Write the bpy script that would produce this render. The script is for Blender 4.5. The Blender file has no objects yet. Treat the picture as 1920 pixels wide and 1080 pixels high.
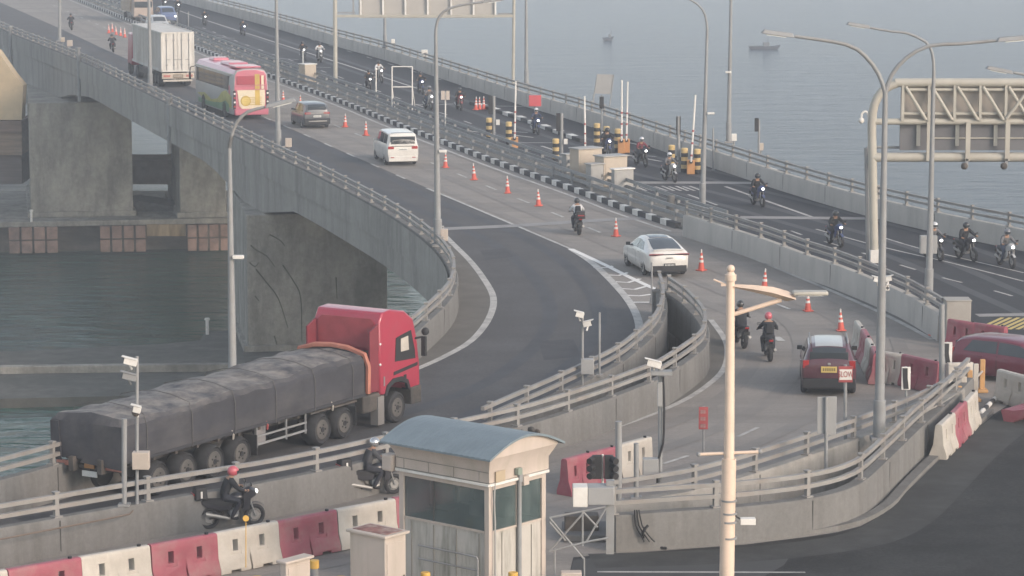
import bpy, bmesh, math, random
from mathutils import Vector, Matrix
from mathutils.geometry import tessellate_polygon
R = math.radians
random.seed(7)
S = bpy.context.scene
COL = S.collection
# ------------------------------------------------------------------ camera, world, sun, exposure
F = 5500.0; HC = 18.0; PITCH = math.atan(830.0/5500.0)
cam_d = bpy.data.cameras.new('camera'); cam = bpy.data.objects.new('camera', cam_d); COL.objects.link(cam)
cam_d.sensor_width = 36.0; cam_d.lens = F/1920.0*36.0; cam_d.clip_start = 1.0; cam_d.clip_end = 6000.0
cam.location = (0, 0, HC); cam.rotation_euler = (math.pi/2-PITCH, 0, 0)
S.camera = cam
SUN_EL, SUN_AZ = R(23), math.atan2(0.75, -0.66)          # azimuth measured from +Y towards +X
sd = Vector((math.sin(SUN_AZ)*math.cos(SUN_EL), math.cos(SUN_AZ)*math.cos(SUN_EL), math.sin(SUN_EL)))
W = bpy.data.worlds.new('World'); S.world = W; W.use_nodes = True
nt = W.node_tree; nt.nodes.clear()
sky = nt.nodes.new('ShaderNodeTexSky'); sky.sky_type = 'NISHITA'; sky.sun_disc = False
sky.sun_elevation = SUN_EL; sky.sun_rotation = SUN_AZ; sky.dust_density = 1.6; sky.air_density = 1.1; sky.ozone_density = 0.9
bgn = nt.nodes.new('ShaderNodeBackground'); bgn.inputs[1].default_value = 0.15
won = nt.nodes.new('ShaderNodeOutputWorld')
hs = nt.nodes.new('ShaderNodeHueSaturation'); hs.inputs['Saturation'].default_value = 0.52     # thin overcast greys the blue
nt.links.new(sky.outputs[0], hs.inputs['Color']); nt.links.new(hs.outputs[0], bgn.inputs[0]); nt.links.new(bgn.outputs[0], won.inputs[0])
sl = bpy.data.lights.new('sun', 'SUN'); sl.energy = 1.05; sl.angle = R(10.0); sl.color = (1.0, 0.78, 0.63)
so = bpy.data.objects.new('sun', sl); COL.objects.link(so)
so.rotation_euler = sd.to_track_quat('Z', 'Y').to_euler(); so.location = (60, -40, 60)
S.view_settings.view_transform = 'Standard'; S.view_settings.look = 'None'
S.view_settings.exposure = 1.0; S.view_settings.gamma = 1.0
try:
    S.cycles.volume_bounces = 1; S.cycles.max_bounces = 6; S.cycles.use_denoising = True
except Exception: pass

# ------------------------------------------------------------------ calibration helpers (pixel of the 1920x1080 survey -> point in the world)
SP, CP = math.sin(PITCH), math.cos(PITCH)
def ray(px, py):
    u = px-960.0; v = 540.0-py
    return Vector((u, F*CP+v*SP, -F*SP+v*CP))
def P(px, py, z=0.0):
    r = ray(px, py); t = (z-HC)/r.z
    return Vector((r.x*t, r.y*t, z))
def at_depth(px, py, Y):
    r = ray(px, py); t = Y/r.y
    return Vector((r.x*t, Y, HC+r.z*t))
def xy(pts, z=0.0): return [P(a, b, z).to_2d() for a, b in pts]
def loc(root, px, py):
    """local (x, 0, z) offset of a survey point on the upright plane through the root"""
    q = at_depth(px, py, root.location.y)
    return Vector((q.x-root.location.x, 0, q.z-root.location.z))

# ------------------------------------------------------------------ materials
MATS = {}
def mat(name, col, rough=0.7, metal=0.0, var=0.12, scale=1.5, bump=0.0, emit=None, estr=0.0, spec=0.4, alpha=1.0,
        stretch=(1, 1, 1), rot=0.0, dirt=None, dirt_amt=0.0, dirt_scale=0.6, dirt_stretch=(1, 1, 1), trans=0.0, coat=0.0, grain=0.0, gscale=7.0):
    if name in MATS: return MATS[name]
    m = bpy.data.materials.new(name); m.use_nodes = True; MATS[name] = m
    n = m.node_tree.nodes; L = m.node_tree.links
    b = n['Principled BSDF']
    b.inputs['Roughness'].default_value = rough; b.inputs['Metallic'].default_value = metal
    b.inputs['Specular IOR Level'].default_value = spec
    if coat: b.inputs['Coat Weight'].default_value = coat; b.inputs['Coat Roughness'].default_value = 0.08
    if emit is not None:
        b.inputs['Emission Color'].default_value = (*emit, 1); b.inputs['Emission Strength'].default_value = estr
    if trans: b.inputs['Transmission Weight'].default_value = trans
    tc = n.new('ShaderNodeTexCoord'); mp = n.new('ShaderNodeMapping')
    mp.inputs['Scale'].default_value = stretch; mp.inputs['Rotation'].default_value = (0, 0, rot)
    L.new(tc.outputs['Object'], mp.inputs[0])
    ns = n.new('ShaderNodeTexNoise'); ns.inputs['Scale'].default_value = scale; ns.inputs['Detail'].default_value = 6
    ns.inputs['Roughness'].default_value = 0.62
    L.new(mp.outputs[0], ns.inputs['Vector'])
    cr = n.new('ShaderNodeValToRGB')
    cr.color_ramp.elements[0].position = 0.32; cr.color_ramp.elements[1].position = 0.68
    cr.color_ramp.elements[0].color = (*[max(0, c*(1-var)) for c in col], 1)
    cr.color_ramp.elements[1].color = (*[min(1, c*(1+var)) for c in col], 1)
    L.new(ns.outputs['Fac'], cr.inputs[0]); out = cr.outputs[0]
    if dirt is not None:
        mp2 = n.new('ShaderNodeMapping'); mp2.inputs['Scale'].default_value = dirt_stretch; mp2.inputs['Rotation'].default_value = (0, 0, rot)
        L.new(tc.outputs['Object'], mp2.inputs[0])
        n2 = n.new('ShaderNodeTexNoise'); n2.inputs['Scale'].default_value = dirt_scale; n2.inputs['Detail'].default_value = 5
        n2.inputs['Roughness'].default_value = 0.7
        L.new(mp2.outputs[0], n2.inputs['Vector'])
        r2 = n.new('ShaderNodeValToRGB'); r2.color_ramp.elements[0].position = 0.45; r2.color_ramp.elements[1].position = 0.72
        r2.color_ramp.elements[0].color = (0, 0, 0, 1); r2.color_ramp.elements[1].color = (dirt_amt,)*3+(1,)
        L.new(n2.outputs['Fac'], r2.inputs[0])
        mx = n.new('ShaderNodeMixRGB'); mx.inputs[2].default_value = (*dirt, 1)
        L.new(r2.outputs[0], mx.inputs[0]); L.new(out, mx.inputs[1]); out = mx.outputs[0]
    if grain:
        n3 = n.new('ShaderNodeTexNoise'); n3.inputs['Scale'].default_value = gscale; n3.inputs['Detail'].default_value = 3; n3.inputs['Roughness'].default_value = 0.8
        L.new(tc.outputs['Object'], n3.inputs['Vector'])
        r4 = n.new('ShaderNodeMapRange'); r4.inputs[1].default_value = 0.3; r4.inputs[2].default_value = 0.7; r4.inputs[3].default_value = 1-grain; r4.inputs[4].default_value = 1+grain
        L.new(n3.outputs['Fac'], r4.inputs[0]); vm = n.new('ShaderNodeVectorMath'); vm.operation = 'SCALE'
        L.new(out, vm.inputs[0]); L.new(r4.outputs[0], vm.inputs['Scale']); out = vm.outputs[0]
    L.new(out, b.inputs['Base Color'])
    if bump:
        bp = n.new('ShaderNodeBump'); bp.inputs['Strength'].default_value = bump; bp.inputs['Distance'].default_value = 0.05
        L.new(ns.outputs['Fac'], bp.inputs['Height']); L.new(bp.outputs[0], b.inputs['Normal'])
    return m
RA = math.atan2(0.96, -0.28)       # world direction of the carriageway
M_conc = mat('carriageway_concrete', (0.245, 0.222, 0.198), 0.9, var=0.06, scale=0.35, stretch=(0.12, 1, 1), rot=-RA, dirt=(0.09, 0.088, 0.085), dirt_amt=0.5, dirt_scale=0.3, dirt_stretch=(0.1, 1.2, 1), spec=0.2, grain=.12)
M_asph = mat('ramp_asphalt', (0.078, 0.076, 0.076), 0.9, var=0.05, scale=0.5, stretch=(0.1, 1, 1), rot=-RA, dirt=(0.13, 0.13, 0.13), dirt_amt=0.4, dirt_scale=0.25, spec=0.2, grain=.16)
M_toll = mat('toll_asphalt', (0.038, 0.040, 0.045), 0.9, var=0.09, scale=0.4, stretch=(0.1, 1, 1), rot=-RA, dirt=(0.045, 0.045, 0.05), dirt_amt=0.6, dirt_scale=0.25, dirt_stretch=(0.15, 1, 1), spec=0.2, grain=.14, gscale=4)
M_dark = mat('dark_asphalt', (0.026, 0.026, 0.026), 0.85, var=0.2, scale=0.4, stretch=(0.2, 1, 1), rot=-R(50), dirt=(0.050, 0.050, 0.049), dirt_amt=0.8, dirt_scale=0.3, spec=0.15, grain=.35, gscale=9)
M_deck = mat('deck_concrete', (0.15, 0.145, 0.14), 0.9, var=0.1, scale=0.8, dirt=(0.08, 0.08, 0.08), dirt_amt=0.6, dirt_scale=0.25, spec=0.2)
M_shoulder = mat('dusty_shoulder', (0.145, 0.135, 0.12), 0.95, var=0.14, scale=1.6, dirt=(0.09, 0.085, 0.075), dirt_amt=0.8, dirt_scale=0.8, spec=0.15)
M_wall = mat('parapet_concrete', (0.152, 0.148, 0.140), 0.9, var=0.09, scale=0.9, stretch=(1, 1, 0.35), dirt=(0.10, 0.094, 0.085), dirt_amt=0.7, dirt_scale=0.8, dirt_stretch=(2.2, 2.2, 0.22), spec=0.2, bump=0.1, grain=.10)
M_wall2 = mat('shade_lifted_concrete', (0.40, 0.375, 0.34), 0.9, var=0.06, scale=0.7, dirt=(0.25, 0.235, 0.215), dirt_amt=0.6, dirt_scale=0.6, dirt_stretch=(1.4, 1.4, 0.25), spec=0.2)  # parapet concrete coloured lighter to lift wall faces that stand in shade
M_gird = mat('girder_concrete', (0.27, 0.256, 0.232), 0.9, var=0.10, scale=0.25, dirt=(0.14, 0.133, 0.118), dirt_amt=0.85, dirt_scale=0.45, dirt_stretch=(1.3, 1.3, 0.25), grain=.10, gscale=3, spec=0.2)
M_pier = mat('pier_concrete', (0.25, 0.237, 0.207), 0.92, var=0.18, scale=0.5, dirt=(0.10, 0.098, 0.085), dirt_amt=0.85, dirt_scale=0.6, dirt_stretch=(1.2, 1.2, 0.3), spec=0.2, bump=0.2, grain=.18, gscale=2.5)
M_rail = mat('rail_steel', (0.24, 0.232, 0.218), 0.7, 0.1, var=0.15, scale=1.2, dirt=(0.22, 0.15, 0.11), dirt_amt=0.35, dirt_scale=1.0)
M_galv = mat('galvanised_steel', (0.235, 0.24, 0.24), 0.7, 0.1, var=0.12, scale=1.5, dirt=(0.2, 0.16, 0.12), dirt_amt=0.3, dirt_scale=1.0)
M_line = mat('white_road_paint', (0.44, 0.425, 0.395), 0.8, var=0.14, scale=3.0, dirt=(0.17, 0.165, 0.16), dirt_amt=0.75, dirt_scale=1.2, spec=0.2)
M_yline = mat('yellow_road_paint', (0.50, 0.38, 0.13), 0.8, var=0.1, scale=2.0)
M_wpaint = mat('white_paint', (0.62, 0.60, 0.56), 0.6, var=0.08, scale=1.5, dirt=(0.35, 0.31, 0.26), dirt_amt=0.45, dirt_scale=1.2)
M_kblack = mat('black_paint', (0.03, 0.03, 0.033), 0.8, var=0.2)
M_red = mat('red_plastic', (0.27, 0.07, 0.09), 0.55, var=0.12, scale=2, dirt=(0.27, 0.16, 0.15), dirt_amt=0.7, dirt_scale=1.5)
M_orange = mat('cone_orange', (0.55, 0.10, 0.07), 0.6, var=0.1)
M_bwhite = mat('white_plastic', (0.42, 0.385, 0.335), 0.6, var=0.1, scale=2, dirt=(0.28, 0.24, 0.20), dirt_amt=0.6, dirt_scale=1.2, dirt_stretch=(1, 1, .5))
M_rubber = mat('tyre_rubber', (0.028, 0.028, 0.03), 0.85, var=0.2, scale=6)
M_rim = mat('wheel_rim', (0.30, 0.29, 0.27), 0.5, 0.4, var=0.2)
M_glass = mat('dark_glass', (0.035, 0.042, 0.048), 0.08, var=0.05, spec=0.6)
M_cream = mat('cream_panel', (0.44, 0.375, 0.325), 0.7, var=0.06, scale=1.2, dirt=(0.33, 0.29, 0.23), dirt_amt=0.6, dirt_scale=1.0, dirt_stretch=(2.5, 2.5, 0.25))
M_yellow = mat('yellow_plastic', (0.60, 0.36, 0.08), 0.6, var=0.1)
M_boom = mat('boom_orange', (0.50, 0.25, 0.10), 0.6, var=0.08)
M_black = mat('matt_black', (0.02, 0.02, 0.022), 0.7, var=0.2)
M_lens = mat('lamp_lens', (0.6, 0.6, 0.58), 0.2, var=0.02)
M_head = mat('lit_headlamp', (0.9, 0.9, 0.85), 0.3, emit=(1, 0.97, 0.9), estr=3.5)
M_tail = mat('tail_lamp', (0.30, 0.02, 0.02), 0.3, var=0.05)
M_chassis = mat('chassis_steel', (0.06, 0.055, 0.05), 0.8, var=0.3, dirt=(0.13, 0.10, 0.08), dirt_amt=0.6, dirt_scale=1.5)

# ------------------------------------------------------------------ mesh builder
class MB:
    def __init__(s): s.v = []; s.f = []; s.m = []; s.sm = []; s.mats = []
    def mi(s, m):
        if m is None: m = s.mats[0] if s.mats else M_conc
        if m not in s.mats: s.mats.append(m)
        return s.mats.index(m)
    def add(s, vs, fs, m=None, smooth=False, M=None):
        k = len(s.v); i = s.mi(m)
        s.v += [tuple((M @ Vector(v)) if M else v) for v in vs]
        for f in fs: s.f.append(tuple(a+k for a in f)); s.m.append(i); s.sm.append(smooth)
        return s
    def box(s, c, d, m=None, M=None, top=None, rz=0.0):
        """box centre c, size d; top=(sx,sy) scales the top face"""
        tx, ty = top or (1, 1); hx, hy, hz = d[0]/2, d[1]/2, d[2]/2
        vs = [(-hx, -hy, -hz), (hx, -hy, -hz), (hx, hy, -hz), (-hx, hy, -hz),
              (-hx*tx, -hy*ty, hz), (hx*tx, -hy*ty, hz), (hx*tx, hy*ty, hz), (-hx*tx, hy*ty, hz)]
        Q = Matrix.Translation(c) @ Matrix.Rotation(rz, 4, 'Z')
        if M: Q = M @ Q
        return s.add(vs, [(3, 2, 1, 0), (4, 5, 6, 7), (0, 1, 5, 4), (1, 2, 6, 5), (2, 3, 7, 6), (3, 0, 4, 7)], m, False, Q)
    def cyl(s, a, b, r0, r1=None, n=10, m=None, M=None, cap=True, smooth=True):
        a, b = Vector(a), Vector(b); r1 = r0 if r1 is None else r1
        d = (b-a).normalized(); q = d.to_track_quat('Z', 'Y').to_matrix()
        vs = []
        for c, r in ((a, r0), (b, r1)):
            for i in range(n):
                t = 2*math.pi*i/n; vs.append(c + q @ Vector((r*math.cos(t), r*math.sin(t), 0)))
        s.add(vs, [(i, (i+1) % n, n+(i+1) % n, n+i) for i in range(n)], m, smooth, M)
        if cap: s.add(vs, [tuple(range(n-1, -1, -1)), tuple(range(n, 2*n))], m, False, M)
        return s
    def tube(s, pts, r, n=8, m=None, M=None, r1=None):
        pts = [Vector(p) for p in pts]; N = len(pts); vs = []
        for i, p in enumerate(pts):
            t = (pts[min(i+1, N-1)]-pts[max(i-1, 0)]).normalized()
            q = t.to_track_quat('Z', 'Y').to_matrix() if abs(t.z) < .9 else t.to_track_quat('Z', 'X').to_matrix()
            if i == 0: base = q @ Vector((1, 0, 0))
            x = (base - t*base.dot(t)).normalized(); y = t.cross(x); base = x
            rr = r if r1 is None else r+(r1-r)*i/(N-1)
            for k in range(n):
                a = 2*math.pi*k/n; vs.append(p + x*rr*math.cos(a)+y*rr*math.sin(a))
        fs = [(i*n+k, i*n+(k+1) % n, (i+1)*n+(k+1) % n, (i+1)*n+k) for i in range(N-1) for k in range(n)]
        s.add(vs, fs, m, True, M)
        s.add(vs, [tuple(range(n-1, -1, -1)), tuple(range((N-1)*n, N*n))], m, False, M)
        return s
    def prism(s, poly, a, b, axis='z', m=None, M=None, smooth=False):
        """closed 2D polygon extruded from a to b along axis"""
        n = len(poly)
        def to(p, h):
            if axis == 'z': return (p[0], p[1], h)
            if axis == 'y': return (p[0], h, p[1])
            return (h, p[0], p[1])
        vs = [to(p, a) for p in poly]+[to(p, b) for p in poly]
        area = sum(poly[i][0]*poly[(i+1) % n][1]-poly[(i+1) % n][0]*poly[i][1] for i in range(n))
        rev = (area < 0) ^ (b < a) ^ (axis == 'y')
        sides = [(i, (i+1) % n, n+(i+1) % n, n+i) for i in range(n)]
        tr = tessellate_polygon([[Vector((p[0], p[1], 0)) for p in poly]])
        def ori(t):
            A = (poly[t[1]][0]-poly[t[0]][0])*(poly[t[2]][1]-poly[t[0]][1])-(poly[t[2]][0]-poly[t[0]][0])*(poly[t[1]][1]-poly[t[0]][1])
            return t if A > 0 else (t[0], t[2], t[1])
        tr = [ori(t) for t in tr]
        flip = (b < a) ^ (axis == 'y')
        if rev: sides = [f[::-1] for f in sides]
        bot = [t[::-1] if not flip else t for t in tr]; top = [tuple(x+n for x in (t if not flip else t[::-1])) for t in tr]
        s.add(vs, sides, m, smooth, M); s.add(vs, bot+top, m, False, M)
        return s
    def sphere(s, c, r, n=12, k=8, m=None, M=None, zmin=-1.0):
        vs = []; c = Vector(c); r = Vector(r) if not isinstance(r, (int, float)) else Vector((r, r, r))
        for j in range(k+1):
            ph = -math.pi/2+math.pi*j/k; zz = max(math.sin(ph), zmin)
            for i in range(n):
                t = 2*math.pi*i/n; vs.append((c.x+r.x*math.cos(ph)*math.cos(t), c.y+r.y*math.cos(ph)*math.sin(t), c.z+r.z*zz))
        fs = [(j*n+i, j*n+(i+1) % n, (j+1)*n+(i+1) % n, (j+1)*n+i) for j in range(k) for i in range(n)]
        return s.add(vs, fs, m, True, M)
    def torus(s, c, R0, r, axis='x', n=20, k=8, m=None, M=None, w=None):
        vs = []; w = w or r
        for i in range(n):
            t = 2*math.pi*i/n
            for j in range(k):
                a = 2*math.pi*j/k; rr = R0+r*math.cos(a); h = w*math.sin(a)
                p = (h, rr*math.cos(t), rr*math.sin(t)) if axis == 'x' else (rr*math.cos(t), rr*math.sin(t), h)
                vs.append((c[0]+p[0], c[1]+p[1], c[2]+p[2]))
        fs = [(i*k+j, ((i+1) % n)*k+j, ((i+1) % n)*k+(j+1) % k, i*k+(j+1) % k) for i in range(n) for j in range(k)]
        return s.add(vs, fs, m, True, M)
    def grid(s, rows, m=None, M=None, smooth=True, closed=False):
        n = len(rows[0]); vs = [p for r in rows for p in r]
        fs = [(i*n+j, i*n+(j+1) % n, (i+1)*n+(j+1) % n, (i+1)*n+j) for i in range(len(rows)-1) for j in range(n if closed else n-1)]
        return s.add(vs, fs, m, smooth, M)
    def build(s, name, parent=None, bevel=0.0, fix=True):
        me = bpy.data.meshes.new(name); me.from_pydata([tuple(v) for v in s.v], [], s.f)
        for m in s.mats: me.materials.append(m)
        for p, i, sm in zip(me.polygons, s.m, s.sm): p.material_index = i; p.use_smooth = sm
        if fix:
            bm = bmesh.new(); bm.from_mesh(me); bmesh.ops.remove_doubles(bm, verts=bm.verts, dist=1e-5)
            bmesh.ops.recalc_face_normals(bm, faces=bm.faces); bm.to_mesh(me); bm.free()
        me.validate(); me.update()
        try: me.set_sharp_from_angle(angle=R(38))
        except Exception: pass
        o = bpy.data.objects.new(name, me); COL.objects.link(o)
        if parent: o.parent = parent
        if bevel:
            md = o.modifiers.new('bevel', 'BEVEL'); md.width = bevel; md.segments = 2; md.limit_method = 'ANGLE'; md.angle_limit = R(35)
        return o
def thing(name, label, cat, p=(0, 0, 0), rz=0.0, group=None):
    o = bpy.data.objects.new(name, None); COL.objects.link(o); o.empty_display_size = 0.2
    o.location = p; o.rotation_euler = (0, 0, rz); tag(o, label, cat, group); return o
def tag(o, label, cat, group=None):
    o['label'] = label; o['category'] = cat
    if group: o['group'] = group
    return o
def struct(o, kind='structure'):
    o['kind'] = kind; return o
def copy_tree(o, parent=None):
    c = o.copy(); COL.objects.link(c); c.parent = parent
    for ch in o.children: copy_tree(ch, c)
    return c
def dup(o, p, rz, label, group=None, scale=None):
    c = copy_tree(o); c.location = p; c.rotation_euler = (0, 0, rz); c['label'] = label
    if group: c['group'] = group
    if scale: c.scale = scale
    return c
def bake(o, name=None):
    """evaluate modifiers into a plain mesh"""
    bpy.context.view_layer.update()
    dg = bpy.context.evaluated_depsgraph_get()
    me = bpy.data.meshes.new_from_object(o.evaluated_get(dg)); old = o.data
    o.modifiers.clear(); o.data = me; me.name = o.name
    return o
def heading(dx, dy): return math.atan2(-dx, dy)       # local +Y -> (dx,dy)

# ------------------------------------------------------------------ paths
def smooth_path(pts, step=1.0, closed=False):
    pts = [Vector(p) for p in pts]; out = []
    for i in range(len(pts)-1):
        p0 = pts[max(i-1, 0)]; p1 = pts[i]; p2 = pts[i+1]; p3 = pts[min(i+2, len(pts)-1)]
        n = max(2, int((p2-p1).length/step))
        for k in range(n):
            t = k/n
            out.append(0.5*((2*p1)+(p2-p0)*t+(2*p0-5*p1+4*p2-p3)*t*t+(3*p1-p0-3*p2+p3)*t**3))
    out.append(pts[-1]); return out
def resample(pts, step):
    out = [pts[0].copy()]; acc = 0.0
    for a, b in zip(pts, pts[1:]):
        d = (b-a).length; t = step-acc
        while t <= d: out.append(a+(b-a)*(t/d)); t += step
        acc = (acc+d) % step if d+acc >= step else acc+d
    return out
def normals2(pts):
    N = []
    for i in range(len(pts)):
        t = (pts[min(i+1, len(pts)-1)]-pts[max(i-1, 0)]).normalized(); N.append(Vector((t.y, -t.x)))
    return N          # right-hand side of travel
def offset(pts, d):
    return [p+n*d for p, n in zip(pts, normals2(pts))]
def sweep(mb, pts, prof, m=None, z=0.0, smooth=False):
    """prof: closed list of (offset to the right, z)"""
    N = normals2(pts); rows = []
    for i, (p, n) in enumerate(zip(pts, N)):
        rows.append([(p.x+n.x*a, p.y+n.y*a, z+b) for a, b in prof])
    mb.grid(rows, m, smooth=smooth, closed=True)
    mb.add(rows[0], [tuple(range(len(prof)))], m); mb.add(rows[-1], [tuple(range(len(prof)-1, -1, -1))], m)
    return mb
def poly_mesh(mb, outer, z, m, holes=(), sides=None, side_m=None):
    loops = [list(outer)]+[list(h) for h in holes]
    flat = [p for l in loops for p in l]
    tr = tessellate_polygon([[Vector((p.x, p.y, 0)) for p in l] for l in loops])
    fs = []
    for t in tr:
        a, b, c = (flat[i] for i in t)
        fs.append(t if (b.x-a.x)*(c.y-a.y)-(c.x-a.x)*(b.y-a.y) > 0 else t[::-1])
    mb.add([(p.x, p.y, z) for p in flat], fs, m)
    if sides is not None:
        for l in loops:
            n = len(l)
            mb.add([(p.x, p.y, z) for p in l]+[(p.x, p.y, sides) for p in l], [(i, (i+1) % n, n+(i+1) % n, n+i) for i in range(n)], side_m or m)
    return mb
def strip(mb, pts, w, z, m, dash=None, gap=None):
    if dash is None:
        a = offset(pts, -w/2); b = offset(pts, w/2)
        mb.grid([[(p.x, p.y, z), (q.x, q.y, z)] for p, q in zip(a, b)], m, smooth=False); return mb
    fine = resample(pts, 0.5); i = 0; nd = max(1, int(dash/0.5)); ng = max(1, int(gap/0.5))
    while i+nd < len(fine):
        strip(mb, fine[i:i+nd+1], w, z, m); i += nd+ng
    return mb
def sheet(name, pts, z, m):
    mb = MB(); poly_mesh(mb, pts, z, m); o = mb.build(name, fix=False); return struct(o)
# ================================================================== THE SETTING
WZ = -15.0; FZ = -12.3
def px_path(pts, z=0.0, step=1.0): return smooth_path(xy(pts, z), step)
LEFT = px_path([(-60, 22), (20, 60), (153, 113), (275, 172), (400, 232), (520, 291), (600, 329), (690, 376), (745, 408), (795, 443), (832, 478), (851, 515),
                (842, 556), (800, 600), (740, 648), (640, 700), (540, 738), (420, 778), (300, 812), (110, 868), (0, 898), (-140, 934)], 1.0)
SEA = px_path([(300, -22), (480, 24), (640, 68), (740, 95), (957, 163), (1107, 206), (1273, 260), (1400, 300), (1480, 325), (1613, 362), (1760, 396), (1920, 428), (2120, 468)], 1.0)
MID1 = px_path([(1236, 540), (1243, 566), (1240, 594), (1225, 623), (1192, 654), (1150, 685), (1050, 735), (965, 773), (905, 800)], 1.0, .6)
MID2 = px_path([(1254, 547), (1283, 568), (1305, 590), (1320, 612), (1320, 640), (1303, 662), (1238, 706), (1190, 726), (1140, 745), (1060, 772), (973, 798),
                (860, 824), (740, 850), (623, 877), (483, 905), (327, 931), (160, 960), (0, 988), (-160, 1016)], 1.0, .6)
PRIGHT = px_path([(1287, 403), (1420, 443), (1513, 477), (1557, 491), (1625, 517), (1693, 546), (1730, 566), (1768, 589)], 1.0)
BR2 = px_path([(1148, 942), (1280, 921), (1370, 898), (1460, 870), (1560, 836), (1640, 807), (1740, 764), (1800, 728)], 1.0, .6)
BR = px_path([(1150, 962), (1280, 953), (1360, 948), (1450, 939), (1530, 927), (1600, 905), (1652, 862), (1713, 803), (1770, 752), (1815, 706)], 1.0, .6)
KERB = px_path([(60, -32), (218, 31), (380, 97), (435, 119), (517, 150), (584, 174), (658, 202), (740, 236), (840, 275), (940, 313), (1090, 366), (1180, 400), (1280, 433)], 0.0)
TOLLK = px_path([(880, 196), (960, 221), (1040, 250), (1110, 275)], 0.0)
FARK = px_path([(1310, 291), (1360, 303), (1420, 318), (1490, 336)], 0.0)

# water
def water_mat():
    m = mat('sea_water', (0.010, 0.028, 0.046), 0.16, var=0.12, scale=0.05, spec=0.14)
    n = m.node_tree.nodes; L = m.node_tree.links; b = n['Principled BSDF']
    tc = n.new('ShaderNodeTexCoord'); mp = n.new('ShaderNodeMapping'); mp.inputs['Scale'].default_value = (0.11, 0.24, 1); mp.inputs['Rotation'].default_value = (0, 0, R(8))
    L.new(tc.outputs['Object'], mp.inputs[0])
    a = n.new('ShaderNodeTexNoise'); a.inputs['Scale'].default_value = 1.0; a.inputs['Detail'].default_value = 7; a.inputs['Roughness'].default_value = 0.68
    L.new(mp.outputs[0], a.inputs['Vector'])
    bp = n.new('ShaderNodeBump'); bp.inputs['Strength'].default_value = 0.8; bp.inputs['Distance'].default_value = 0.9
    L.new(a.outputs['Fac'], bp.inputs['Height']); L.new(bp.outputs[0], b.inputs['Normal'])
    b.inputs['IOR'].default_value = 1.33
    return m
MW = water_mat()
w = MB(); w.add([(-1500, 20, WZ), (1500, 20, WZ), (1500, 3500, WZ), (-1500, 3500, WZ)], [(0, 1, 2, 3)], MW)
struct(w.build('sea_water', fix=False))
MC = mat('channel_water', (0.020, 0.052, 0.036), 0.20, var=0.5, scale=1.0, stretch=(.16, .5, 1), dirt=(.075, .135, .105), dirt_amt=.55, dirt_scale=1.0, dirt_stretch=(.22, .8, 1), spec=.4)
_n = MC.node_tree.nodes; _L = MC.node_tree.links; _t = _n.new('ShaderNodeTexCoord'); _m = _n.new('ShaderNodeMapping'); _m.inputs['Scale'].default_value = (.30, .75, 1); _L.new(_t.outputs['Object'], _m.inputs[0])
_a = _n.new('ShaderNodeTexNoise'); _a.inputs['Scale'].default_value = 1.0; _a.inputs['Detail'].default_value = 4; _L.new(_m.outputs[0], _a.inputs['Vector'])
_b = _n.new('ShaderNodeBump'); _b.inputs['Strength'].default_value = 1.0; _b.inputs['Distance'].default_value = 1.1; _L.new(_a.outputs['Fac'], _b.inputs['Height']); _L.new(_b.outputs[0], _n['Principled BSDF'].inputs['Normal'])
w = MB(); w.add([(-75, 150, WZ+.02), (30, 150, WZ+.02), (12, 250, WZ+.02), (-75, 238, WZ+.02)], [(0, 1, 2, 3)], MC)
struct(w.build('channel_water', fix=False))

# deck
near = [Vector((-32, 72)), Vector((-32, 38)), Vector((95, 38)), Vector((95, 100)), Vector((46, 118))]
def ext(p, d=160.0):
    v = (p[0]-p[6]).normalized(); return [p[0]+v*d]+p
outer = ext(LEFT)+near+ext(SEA)[::-1]
def between(a, b, da=0.0, db=0.0): return offset(a, da)+offset(b, db)[::-1]
m2short = [p for p in MID2 if p.x > MID1[-1].x+0.6]
hole1 = between(MID1, m2short, -0.0, 0.0)
hole2 = between(BR2[3:-3], [p for p in BR if p.x > BR2[3].x][:-3])
mb = MB(); poly_mesh(mb, outer, 0.0, M_conc, holes=[hole1, hole2], sides=-1.5, side_m=M_gird)
poly_mesh(mb, outer, -1.5, M_gird, holes=[hole1, hole2])
struct(mb.build('road_deck', fix=False))
lower = sheet('lower_ground', [Vector((-2, 60)), Vector((34, 60)), Vector((34, 118)), Vector((-2, 118))], -1.9, mat('lower_ground', (0.12, 0.115, 0.105), 0.95, var=0.3, scale=1.5, dirt=(0.05, 0.05, 0.045), dirt_amt=0.7))
mb = MB()
for i in range(4):
    for j in range(2):
        q = P(1245+i*17, 648+j*7, -1.6); mb.box((q.x, q.y, -1.88+.3-j*.12), (0.42, 0.5, 0.6), M_wall, rz=.1*i)
tag(mb.build('block_stack', bevel=.02), 'low stack of pale concrete blocks in the gap between the curved parapets', 'blocks')

# carriageway sheets
lane_edge = px_path([(-60, -22), (120, 57), (243, 115), (360, 165), (500, 222), (640, 283), (800, 352), (950, 415), (1070, 466), (1110, 492), (1150, 530), (1182, 570), (1197, 606), (1196, 640), (1180, 668)])
asph = ext(LEFT)+[MID2[-1]]+[p for p in MID2 if p.x < MID1[-1].x][::-1]+MID1[::-1][:-9]+ext(lane_edge)[::-1]
sheet('ramp_road', asph, 0.004, M_asph)
toll = ext(offset(KERB, -2.4))+PRIGHT+[Vector((31, 96.5)), Vector((95, 97.5)), Vector((95, 100)), Vector((46, 118))]+ext(SEA)[::-1]
sheet('toll_road', toll, 0.004, M_toll)
sheet('foreground_road', xy([(985, 1420), (1075, 1045), (1280, 1030), (1400, 1021), (1513, 1007), (1570, 998), (1613, 987), (1673, 955), (1700, 925), (1747, 877), (1800, 830), (1863, 777), (1960, 715), (2400, 560), (4200, 600), (4200, 1420)]), 0.004, M_dark)
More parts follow.
